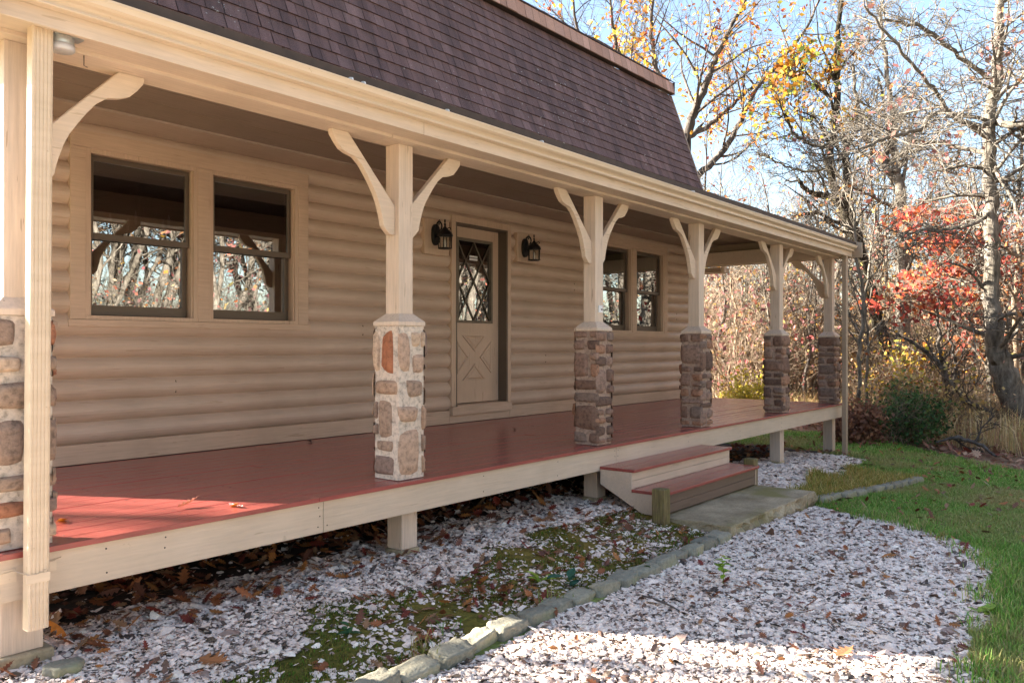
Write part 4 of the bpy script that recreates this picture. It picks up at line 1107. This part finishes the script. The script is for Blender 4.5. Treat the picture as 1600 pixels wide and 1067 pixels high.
# A: big spreading oak behind the far end of the roof
d = 23
build_tree('oak_tree', 'spreading tree with sparse orange leaf clusters rising behind the right end of the roof', 11, [
    ([(1068, 640, d, 34), (1072, 470, d, 30), (1066, 330, d, 27), (1072, 214, d, 20), (1090, 165, d, 15), (1112, 104, d, 12), (1134, 60, d, 9), (1168, -10, d, 6), (1190, -70, d, 3)], 13, .33),
    ([(1072, 300, d, 18), (1094, 272, d, 13), (1137, 226, d+.5, 11), (1175, 152, d+.5, 9), (1215, 100, d+1, 7), (1262, 40, d+1, 5), (1290, -30, d+1, 3)], 13, .33),
    ([(1070, 230, d, 14), (1040, 150, d-.5, 11), (1022, 90, d-.5, 9), (1018, 20, d-1, 6), (1030, -60, d-1, 3)], 11, .33),
    ([(1072, 214, d, 12), (1110, 195, d+1, 9), (1160, 150, d+1.5, 6), (1200, 120, d+2, 4)], 9, .4),
    ([(1068, 350, d, 15), (1010, 220, d-1, 11), (975, 120, d-1.5, 9), (955, 20, d-2, 5), (950, -60, d-2, 3)], 12, .33),
    ([(1040, 300, d, 12), (950, 160, d-2, 9), (905, 60, d-2.5, 6), (890, -40, d-3, 3)], 11, .35)],
    M['bark_grey'], dict(kids=[8, 6, 5], up=.07), dict(keep=clus(.64, 1.5, 3, .5), n=3, size=.14, spread=.11, pal=ORG+YEL))
# B: dark crooked trunk
d = 20
build_tree('crooked_tree', 'dark crooked tree leaning out of the woods with yellow leaves at its top', 12, [
    ([(1400, 660, d, 26), (1392, 580, d, 25), (1366, 480, d, 24), (1346, 400, d, 24), (1330, 352, d, 24), (1316, 318, d, 22), (1300, 285, d, 15), (1298, 230, d, 13), (1307, 160, d, 13), (1308, 90, d, 11), (1312, 20, d, 8), (1318, -60, d, 5)], 13, .2),
    ([(1316, 318, d, 14), (1290, 306, d, 13), (1268, 302, d-.3, 10), (1252, 290, d-.5, 8), (1248, 280, d-.5, 6)], 3, .6),
    ([(1324, 330, d, 14), (1322, 260, d, 12), (1320, 240, d+.3, 9), (1330, 215, d+.3, 7), (1342, 180, d+.5, 4)], 7, .5),
    ([(1300, 232, d, 8), (1268, 225, d-.5, 7), (1243, 212, d-.7, 6), (1232, 190, d-.8, 5), (1226, 180, d-.8, 4), (1216, 184, d-.8, 3)], 7, .5),
    ([(1298, 262, d, 6), (1262, 268, d+.4, 5), (1220, 256, d+.6, 4), (1180, 238, d+.8, 2.5)], 8, .4),
    ([(1306, 150, d, 7), (1280, 140, d, 6), (1262, 128, d, 4), (1240, 122, d, 3)], 6, .6),
    ([(1332, 352, d-.4, 9), (1300, 345, d-.6, 7), (1275, 332, d-.7, 6), (1240, 338, d-.9, 3)], 6, .45)],
    M['bark_dark'], dict(kids=[7, 6, 5], crook=.2, up=.02), dict(keep=lambda P, r: (P[:, 2] > 6.6) & (vn(P[:, 0]+P[:, 2], P[:, 1], 1.6, 8) > .55) & (r.random(len(P)) < .55), n=2, size=.15, spread=.16, pal=YEL+ORG[:3]+GRN[:1]))
# C: upright grey forked tree
d = 19
build_tree('forked_tree', 'upright grey tree forking high, standing right of the crooked dark tree', 13, [
    ([(1412, 672, d, 31), (1411, 600, d, 29), (1410, 500, d, 27), (1413, 400, d, 26), (1410, 345, d, 22), (1405, 290, d, 18), (1400, 262, d, 15), (1396, 215, d, 12), (1393, 170, d, 10), (1384, 110, d, 8), (1378, 30, d, 5), (1380, -50, d, 3)], 12, .2),
    ([(1402, 285, d, 13), (1384, 262, d, 12), (1370, 240, d, 10), (1352, 215, d-.3, 9), (1340, 160, d-.5, 7), (1332, 100, d-.7, 5)], 9, .4),
    ([(1384, 258, d, 8), (1388, 225, d+.4, 6), (1384, 180, d+.6, 5), (1372, 120, d+.8, 4)], 7, .45),
    ([(1404, 268, d, 9), (1415, 240, d+.5, 7), (1424, 200, d+.8, 5), (1440, 150, d+1, 4)], 8, .45),
    ([(1400, 330, d, 7), (1375, 312, d-.5, 6), (1348, 300, d-.8, 5), (1325, 286, d-1, 3)], 8, .4)],
    M['bark_pale'], dict(kids=[7, 6, 6], crook=.15), dict(keep=clus(.85), n=2, size=.14, spread=.1, pal=ORG))
# long arching limb between C and D, belongs to D
d = 15.5
build_tree('big_oak', 'large pale trunked oak bent at its base with many level limbs at the right', 14, [
    ([(1612, 690, d, 62), (1592, 640, d, 56), (1570, 585, d, 46), (1556, 540, d, 34), (1550, 470, d, 29), (1549, 390, d, 27), (1549, 330, d, 25), (1546, 270, d, 24), (1546, 200, d, 22), (1556, 120, d, 20), (1560, 40, d, 17), (1566, -60, d, 12)], 20, .22),
    ([(1548, 215, d, 12), (1510, 195, d-.5, 11), (1470, 175, d-1, 9), (1430, 205, d-1.3, 8), (1395, 212, d-1.6, 7), (1365, 225, d-1.8, 6), (1345, 232, d-1.9, 4), (1330, 222, d-2, 2.5)], 12, .3),
    ([(1548, 240, d, 11), (1500, 232, d+.5, 9), (1455, 222, d+.8, 7), (1420, 235, d+1, 5)], 11, .35),
    ([(1556, 190, d, 14), (1585, 195, d-.6, 13), (1640, 185, d-1, 10)], 8, .5),
    ([(1550, 190, d, 10), (1525, 197, d-.8, 10), (1490, 180, d-1.2, 9), (1450, 130, d-1.6, 7), (1390, 60, d-2, 6), (1350, 10, d-2.2, 4)], 11, .33),
    ([(1556, 130, d, 10), (1500, 90, d-.4, 8), (1440, 42, d-.6, 7), (1380, 32, d-.8, 4)], 12, .33),
    ([(1548, 330, d, 8), (1520, 350, d-.4, 7), (1480, 358, d-.6, 5), (1440, 362, d-.9, 4), (1415, 366, d-1, 3)], 11, .35),
    ([(1549, 285, d, 9), (1590, 280, d-.3, 8), (1640, 270, d-.5, 6)], 8, .5),
    ([(1552, 160, d, 9), (1600, 120, d+.6, 8), (1650, 90, d+1, 6)], 9, .5),
    ([(1552, 250, d, 7), (1590, 330, d-.7, 6), (1640, 380, d-1, 5)], 8, .4)],
    M['bark_pale'], dict(kids=[8, 7, 6], flat=.8, crook=.19, up=.01, ang=(35, 80)), dict(keep=clus(.60, 1.1, 3, .5), n=1, size=.11, spread=.1, pal=[(.38, .16, .12), (.30, .13, .12), (.50, .24, .10), (.26, .11, .10), (.34, .2, .16)]))
# E: red oak sprays in layers
d = 16.5
build_tree('red_oak', 'oak with level sprays of bright red leaves in front of the big trunk', 15, [
    ([(1580, 660, d+1, 12), (1588, 560, d+1, 11), (1585, 480, d+.8, 10), (1592, 400, d+.6, 8), (1590, 330, d+.5, 5)], 8, .3),
    ([(1588, 500, d+.8, 6), (1540, 470, d+.3, 5), (1480, 468, d, 4), (1420, 470, d-.3, 3), (1395, 480, d-.4, 2)], 16, .28),
    ([(1590, 470, d+.8, 6), (1550, 425, d+.3, 5), (1500, 430, d, 4), (1450, 445, d-.2, 3)], 14, .28),
    ([(1590, 400, d+.6, 6), (1550, 380, d+.3, 5), (1500, 372, d, 4), (1462, 380, d-.2, 2.5)], 12, .28),
    ([(1590, 440, d+.6, 5), (1620, 420, d, 4), (1660, 410, d, 3)], 9, .4),
    ([(1588, 520, d+.6, 5), (1560, 500, d, 4), (1510, 495, d, 3)], 10, .4), ([(1590, 410, d+1, 5), (1540, 345, d+.6, 4), (1470, 335, d+.4, 3), (1440, 345, d+.3, 2)], 10, .28)],
    M['bark_brown'], dict(kids=[7, 5, 3], flat=.25, up=0, ang=(30, 75), crook=.12, vlev=2), dict(keep=lambda P, r: (r.random(len(P)) < .8) & (vn(P[:, 0], P[:, 1]+P[:, 2]*2, 1.3, 5) > .36), n=6, size=.125, spread=.12, pal=RED))
build_tree('orange_oak', 'small orange leaved oak behind the right end of the gutter', 16, [
    ([(1372, 640, 24, 10), (1375, 500, 24, 9), (1380, 400, 24, 7), (1372, 350, 24, 4)], 12, .3)],
    M['bark_brown'], dict(kids=[8, 5, 3], flat=.4), dict(keep=lambda P, r: (P[:, 2] > 2.6) & (r.random(len(P)) < .35), n=2, size=.2, spread=.2, pal=[(.55, .22, .05), (.48, .15, .04), (.6, .33, .1)]))
build_tree('orange_oak', 'orange leaved young oak at the right edge below the red sprays', 17, [
    ([(1592, 690, 20, 10), (1598, 560, 20, 8), (1590, 470, 20, 5)], 12, .4), ([(1594, 620, 20, 6), (1570, 560, 20, 4), (1545, 520, 19.5, 3)], 9, .5)],
    M['bark_brown'], dict(kids=[8, 5, 3]), dict(keep=lambda P, r: (P[:, 2] > .6) & (r.random(len(P)) < .3), n=2, size=.18, spread=.2, pal=[(.55, .18, .06), (.5, .12, .05), (.6, .3, .1)]))
# smaller stems
SM = [('birch_sapling', 'pale slim trunk nearest the right downspout', [([(1345, 672, 15.5, 8), (1343, 560, 15.5, 7.5), (1348, 470, 15.5, 7), (1336, 380, 15.5, 6), (1330, 300, 15.5, 3)], 10, .25)], 'bark_pale'),
      ('birch_sapling', 'slightly leaning slim trunk just right of the palest one', [([(1352, 672, 16, 6), (1357, 560, 16, 5.5), (1352, 470, 16, 5), (1362, 380, 16, 4), (1370, 320, 16, 2)], 10, .25)], 'bark_pale'),
      ('bent_sapling', 'thin forked grey sapling in the gap between red leaves and bush', [([(1490, 660, 16, 10), (1480, 610, 16, 9), (1470, 560, 16, 8), (1468, 520, 16, 6), (1462, 460, 16, 4)], 8, .35), ([(1484, 625, 16, 7), (1492, 590, 16.2, 6), (1486, 530, 16.2, 5), (1478, 470, 16.3, 3)], 7, .4)], 'bark_grey'),
      ('leaning_sapling', 'thin sapling arching left from the foot of the big oak', [([(1545, 645, 14.8, 8), (1520, 632, 14.8, 9), (1500, 618, 14.8, 8), (1482, 590, 14.8, 8), (1465, 565, 14.8, 7), (1440, 545, 14.8, 6), (1412, 528, 14.8, 4)], 8, .3)], 'bark_grey'),
      ('slim_tree', 'slim straight grey trunk beside the bent base of the big oak', [([(1548, 650, 16.6, 12), (1546, 600, 16.6, 10), (1542, 540, 16.6, 9), (1538, 450, 16.8, 8), (1530, 360, 17, 6), (1520, 270, 17, 4)], 11, .25)], 'bark_pale'),
      ('slim_tree', 'slim dark trunk rising at the right edge behind the red oak', [([(1578, 660, 19, 12), (1568, 560, 19, 11), (1585, 440, 19, 9), (1590, 330, 19, 7), (1600, 200, 19, 5)], 11, .25)], 'bark_grey'),
      ('slim_tree', 'thin branching tree seen between the two farthest piers', [([(1262, 660, 20, 9), (1264, 600, 20, 9), (1260, 530, 20, 8), (1262, 470, 20, 7), (1272, 400, 20, 5), (1280, 330, 20, 3)], 9, .25), ([(1262, 560, 20, 7), (1250, 520, 20, 6), (1235, 470, 20, 5), (1225, 420, 20, 3)], 7, .4), ([(1262, 530, 20, 6), (1285, 500, 20, 6), (1300, 480, 20, 4)], 7, .4)], 'bark_brown'),
      ('slim_tree', 'pale thin trunk seen just left of the last pier', [([(1286, 660, 22, 6), (1284, 560, 22, 6), (1278, 470, 22, 5), (1290, 380, 22, 3)], 10, .25)], 'bark_pale'),
      ('slim_tree', 'thin brown trunk in the gap beside the fourth pier', [([(1152, 660, 19, 6), (1146, 590, 19, 5), (1150, 500, 19, 5), (1140, 430, 19, 3)], 10, .3), ([(1150, 600, 19, 4), (1170, 560, 19, 4), (1190, 500, 19, 3)], 8, .4)], 'bark_brown')]
for i, (nm, lab, stems, bk) in enumerate(SM):
    build_tree(nm, lab, 30+i, stems, M[bk], dict(kids=[5, 5, 4], crook=.16, rmax=.03), dict(keep=clus(.72), n=1, size=.11, spread=.1, pal=MIX))

# prototypes of bare trees, copied through the woods
def proto(seed, h, r0, nb, bark_, leafpal, keepf, lev=4, nleaf=1, size=.15):
    tb = TB(seed); o = dict(DEF); o.update(dict(kids=[7, 5, 4], crook=.14, up=.06, rmin=.010, tmin=.008, vlev=lev-1)); rr = tb.r
    P = [np.zeros(3)]
    for k in range(6): P.append(P[-1]+np.array([rr.normal(0, .22), rr.normal(0, .22), h/6]))
    Q = tb.smooth_path(P, 4); rad = r0*np.linspace(1, .15, len(Q)); tb.tube(Q, rad, 7); tb.spawn(Q, rad, 1, h*.42, o, .3, nb); tb.finish(o)
    V, F = tb.trunkmesh(); lp = np.array(tb.lp)
    lp = lp[keepf(lp, rr)]
    return (V, F), quads_leaves(rr, lp, nleaf, size, .2, leafpal), bark_
PR = [proto(201, 9, .11, 16, 'bark_grey', ORG+MIX, clus(.62)), proto(202, 11, .14, 17, 'bark_pale', MIX, clus(.68)), proto(203, 7, .07, 16, 'bark_brown', MIX+PNK, clus(.45)), proto(204, 10, .10, 15, 'bark_pale', ORG, clus(.7))]
PM = []
for i, (tf, lf, bk) in enumerate(PR):
    PM.append((npmesh('trunk', *tf, M[bk], smooth=True), npmesh('crown', lf[0], lf[1], M['leaf'], lf[2])))
r = np.random.default_rng(77)
WL = ['tall bare grey tree among the woods behind the porch', 'tall pale bare tree among the woods behind the porch', 'short brown twiggy tree among the woods behind the porch', 'slender pale tree with a few orange leaves in the woods']
k = 0
for q in range(400):
    px = r.uniform(1085, 1640); dd = r.uniform(23, 40)
    if k >= 40: break
    if px < 1330 and dd < 25: continue
    p = at(px, 600, dd); z = float(gz(p[0], p[1])); i = int(r.integers(0, 4))
    if px < 1250 and i == 1: i = 2
    t = thing('woodland_tree', (p[0], p[1], z-.1), WL[i], 'tree', ['bare grey woodland trees', 'pale bare woodland trees', 'brown twiggy woodland trees', 'slender woodland trees'][i])
    s = r.uniform(.6, 1.0)*(.75 if px < 1320 else 1); t.scale = (s, s, s*r.uniform(.85, 1.1)); t.rotation_euler = (r.normal(0, .05), r.normal(0, .05), r.uniform(0, 6.28))
    addobj('trunk', PM[i][0], t); addobj('crown', PM[i][1], t); k += 1

for q in range(26):
    px = r.uniform(1108, 1325) if q < 14 else r.uniform(1335, 1640); dd = r.uniform(18.5, 23) if q < 14 else r.uniform(19, 26)
    p = at(px, 600, dd); i = [1, 3, 0][q % 3]
    t = thing('woodland_tree', (p[0], p[1], float(gz(p[0], p[1]))-.1), WL[i], 'tree', ['bare grey woodland trees', 'pale bare woodland trees', 'brown twiggy woodland trees', 'slender woodland trees'][i])
    s = r.uniform(.42, .62); t.scale = (s*.9, s*.9, s*(1.0 if px < 1325 else 1.3)); t.rotation_euler = (r.normal(0, .08), r.normal(0, .08), r.uniform(0, 6.28))
    addobj('trunk', PM[i][0], t); addobj('crown', PM[i][1], t)
# understory: shrub prototypes replicated into one mass
def shrub(seed, h, n, pal, nleaf, size, keep=.9, tm=.005):
    tb = TB(seed); o = dict(DEF); o.update(dict(kids=[7, 4, 3], crook=.2, up=.04, rmin=.006, tmin=tm, ang=(20, 60), vlev=2))
    for k in range(n):
        a = tb.r.uniform(0, 6.28); tb.branch((tb.r.normal(0, .12), tb.r.normal(0, .12), 0), (math.cos(a)*.45, math.sin(a)*.45, 1), h*tb.r.uniform(.6, 1.1), .016, 1, o)
    tb.finish(o)
    V, F = tb.trunkmesh(); lp = np.array(tb.lp); lp = lp[tb.r.random(len(lp)) < keep]
    return (V, F), quads_leaves(tb.r, lp, nleaf, size, .12, pal)
def rep(pr, places):
    (V, F), (LV, LF, LC) = pr; a = []; b = []
    for x, y, z, s, ro in places:
        c, s_ = math.cos(ro), math.sin(ro); Mx = np.array([[c, -s_, 0], [s_, c, 0], [0, 0, 1]])*s
        a.append((V@Mx.T+np.array([x, y, z]), F, np.zeros((len(F), 3)))); b.append((LV@Mx.T+np.array([x, y, z]), LF, LC*r.uniform(.8, 1.2)))
    return a, b
TAN = [(.50, .38, .20), (.44, .33, .17), (.55, .42, .26), (.38, .27, .14)]
SH = [shrub(301, 2.6, 8, MIX+TAN, 1, .10, .3), shrub(302, 2.2, 7, PNK+MIX[:2], 1, .10, .4), shrub(303, 1.7, 9, TAN, 1, .09, .3), shrub(304, 3.4, 7, ORG[1:]+MIX+ORG[3:], 1, .11, .34), shrub(305, 2.8, 7, PNK, 1, .10, .4)]
TA, TL = [], []
for q in range(520):
    px = r.uniform(1060, 1680); dd = r.uniform(21, 33) if px > 1320 else r.uniform(20, 31)
    if q > 420: px = r.uniform(1330, 1680); dd = r.uniform(15.5, 20)
    p = at(px, 600, dd); z = float(gz(p[0], p[1]))
    i = r.choice(5, p=[.3, .06, .3, .26, .08]) if px > 1330 else r.choice(5, p=[.2, .22, .2, .16, .22])
    if px > 1200 and i in (1, 4) and r.random() < .6: i = 2
    sc_ = r.uniform(.6, 1.25)
    if q > 420: i = r.choice([0, 2, 2, 3]); sc_ = r.uniform(.3, .55)
    a, b = rep(SH[i], [(p[0], p[1], z, sc_, r.uniform(0, 6.28))]); TA += a; TL += b
V, F, _ = join(TA); o = addobj('understory', npmesh('understory', V, F, M['bark_brown'], smooth=True)); props(o, 'tangled brown undergrowth of twigs filling the woods', 'undergrowth', kind='stuff')
V, F, Cc = join(TL); f_ = addobj('foliage', npmesh('foliage', V, F, M['leaf'], Cc), o)
# named bushes
def bush(name, label, px, py, dd, pr, s, cat='bush'):
    p = at(px, py, dd); z = float(gz(p[0], p[1])); t = thing(name, (p[0], p[1], z), label, cat)
    (V, F), (LV, LF, LC) = pr; t.scale = (s, s, s)
    addobj('stems', npmesh('stems', V, F, M['bark_brown'], smooth=True), t); addobj('foliage', npmesh('foliage', LV, LF, M['leaf'], LC), t)
DG = [(.05, .11, .035), (.075, .15, .045), (.03, .065, .025), (.11, .16, .05)]
dgb = shrub(401, 1.15, 13, DG, 4, .08, .8); bush('evergreen_bush', 'dark green evergreen bush at the edge of the lawn', 1400, 690, 13.6, dgb, .66)
bush('evergreen_bush', 'smaller part brown dark bush right against the evergreen one', 1432, 688, 13.9, shrub(402, .8, 10, DG+[(.12, .06, .03)], 8, .08, 1.0), .8)
bush('burgundy_bush', 'tall burgundy leaved bush beyond the deck beside the fourth pier', 1128, 660, 18.5, shrub(403, 2.9, 12, PNK, 2, .10, .6), 1.05)
bush('burgundy_bush', 'pink red leaved bush beyond the deck left of the fifth pier', 1172, 660, 17.5, shrub(404, 2.3, 10, PNK+[(.42, .1, .09)], 1, .10, .7), 1.0)
bush('yellow_bush', 'yellow leaved low bush behind the evergreen bush', 1385, 650, 16.5, shrub(405, 1.5, 9, YEL+GRN[2:], 3, .1, .9), .9)
bush('yellow_bush', 'low yellow bush seen over the far deck edge', 1168, 640, 17, shrub(406, 1.0, 8, [(.6, .48, .06), (.5, .42, .08)], 7, .1, 1.0), .75)
bush('brown_bush', 'low brown leaved bush beside the right downspout', 1345, 690, 13.6, shrub(407, .6, 12, [(.26, .12, .07), (.34, .17, .1), (.2, .09, .06)], 7, .09, 1.0), .8)
bush('tan_bush', 'tan leaved bush right of the evergreen bush', 1455, 675, 15.2, shrub(408, 1.3, 9, [(.5, .36, .16), (.42, .3, .12), (.38, .3, .1)], 2, .1, .7), .9)
bush('gold_bush', 'golden leaved tall bush seen between the fifth and last piers', 1240, 650, 19.5, shrub(409, 3.0, 9, [(.5, .3, .08), (.55, .36, .12), (.4, .22, .08)], 2, .12, .6), 1.0)
# fallen branch
P, rad = pxpath([(1462, 690, 13.2, 3), (1478, 687, 13.2, 5), (1497, 684, 13.1, 8), (1512, 688, 13.0, 8), (1535, 697, 12.8, 7), (1556, 714, 12.4, 4)])
tb = TB(9); Q = tb.smooth_path(P, 4, .008); Q[:, 2] = np.maximum(Q[:, 2], gz(Q[:, 0], Q[:, 1])+.05); tb.tube(Q, np.interp(np.arange(len(Q))/4, np.arange(6), rad), 7)
tb.branch(Q[6], (.2, -.4, -.25), .5, .02, 3, dict(DEF)); tb.branch(Q[14], (.3, -.3, .6), .5, .02, 3, dict(DEF))
tb.finish(DEF); V, F = tb.trunkmesh(); o = addobj('fallen_branch', npmesh('fallen_branch', V, F, M['bark_grey'], smooth=True)); props(o, 'grey fallen branch lying on the leaf litter at the wood edge', 'branch')

# far woods and the woods across the lawn (seen mirrored in the panes)
def mass(name, label, n, place, smin, smax, sub=True):
    A, B = [], []
    for q in range(n):
        x, y = place(); z = float(gz(x, y)); i = int(r.integers(0, 4)); s = r.uniform(smin, smax)
        a, b = rep((PR[i][0], PR[i][1]), [(x, y, z-.1, s, r.uniform(0, 6.28))]); A += a; B += b
        if sub:
            for _ in range(2):
                x2, y2 = x+r.normal(0, 2), y+r.normal(0, 2); a, b = rep(SH[int(r.integers(0, 5))], [(x2, y2, float(gz(x2, y2)), r.uniform(.8, 1.5), r.uniform(0, 6.28))]); A += a; B += b
    V, F, _ = join(A); o = addobj(name, npmesh(name, V, F, M['bark_pale'], smooth=True)); props(o, label, 'woods', kind='stuff')
    V, F, C = join(B); addobj('foliage', npmesh('foliage', V, F, M['leaf'], C), o)
def pf():
    p = at(r.uniform(1060, 1700), 600, r.uniform(38, 75)); return p[0], p[1]
mass('far_woods', 'far hazy mass of bare woods closing off the background', 30, pf, .7, 1.1)
def pf2():
    return r.uniform(6, 50), -r.uniform(12, 26)
mass('woods_across_lawn', 'sunlit bare woods mirrored in the window panes', 190, pf2, 1.2, 1.9)

def pf3():
    return -r.uniform(9, 26), r.uniform(-14, 4)
mass('sky_blocking_woods', 'unseen bare woods added to block low sky from the left', 34, pf3, .8, 1.3)  # out-of-view trees added to keep sky light off left-facing sides
for i, (x, y, k) in enumerate([(-5.2, 17.5, 1), (-7.5, 19.5, 0), (-4.0, 21.0, 3), (-9.0, 23.0, 1)]):
    t = thing('woodland_tree', (x, y, float(gz(x, y))-.1), WL[k].replace('among the woods behind the porch', 'standing behind the house').replace('in the woods', 'behind the house'), 'tree', 'trees behind the house')
    t.scale = (1.1, 1.1, 1.25); t.rotation_euler = (0, 0, i*1.7)
    addobj('trunk', PM[k][0], t); addobj('crown', PM[k][1], t)
# ------------------------------------------------------------------ light, sky, camera
EL = 25.0
sd_ = np.array([.47, -.8827]); ce = math.cos(R(EL))
dirv = Vector((sd_[0]*ce, sd_[1]*ce, -math.sin(R(EL))))
L = bpy.data.lights.new('sun', 'SUN'); L.energy = 5.0; L.angle = R(.55); L.color = (1, .93, .82)
lo = bpy.data.objects.new('sun', L); COL.objects.link(lo); lo.location = (0, 20, 20); lo.rotation_euler = dirv.to_track_quat('-Z', 'Y').to_euler()
W = bpy.data.worlds.new('World'); SC.world = W; W.use_nodes = True; nt = W.node_tree
sky = nt.nodes.new('ShaderNodeTexSky'); sky.sky_type = 'NISHITA'; sky.sun_disc = False; sky.sun_elevation = R(EL); sky.sun_rotation = math.atan2(-.47, .8827)
sky.altitude = 0; sky.air_density = 1.0; sky.dust_density = 1.2; sky.ozone_density = 0.8
bg = nt.nodes['Background']; bg.inputs['Strength'].default_value = .054; nt.links.new(sky.outputs['Color'], bg.inputs['Color'])
cam = bpy.data.cameras.new('camera'); co = bpy.data.objects.new('camera', cam); COL.objects.link(co); SC.camera = co
cam.sensor_width = 36; cam.lens = 1270/1600*36; cam.shift_y = .0041; cam.clip_end = 2000; cam.clip_start = .05
co.location = (0, 0, CAMH); co.rotation_euler = Vector((CS, SN, 0)).to_track_quat('-Z', 'Y').to_euler()
SC.view_settings.view_transform = 'Standard'; SC.view_settings.look = 'None'; SC.view_settings.exposure = 3.1; SC.view_settings.gamma = 1
SC.cycles.max_bounces = 8; SC.cycles.transparent_max_bounces = 16; SC.cycles.use_denoising = True
SC.render.film_transparent = False
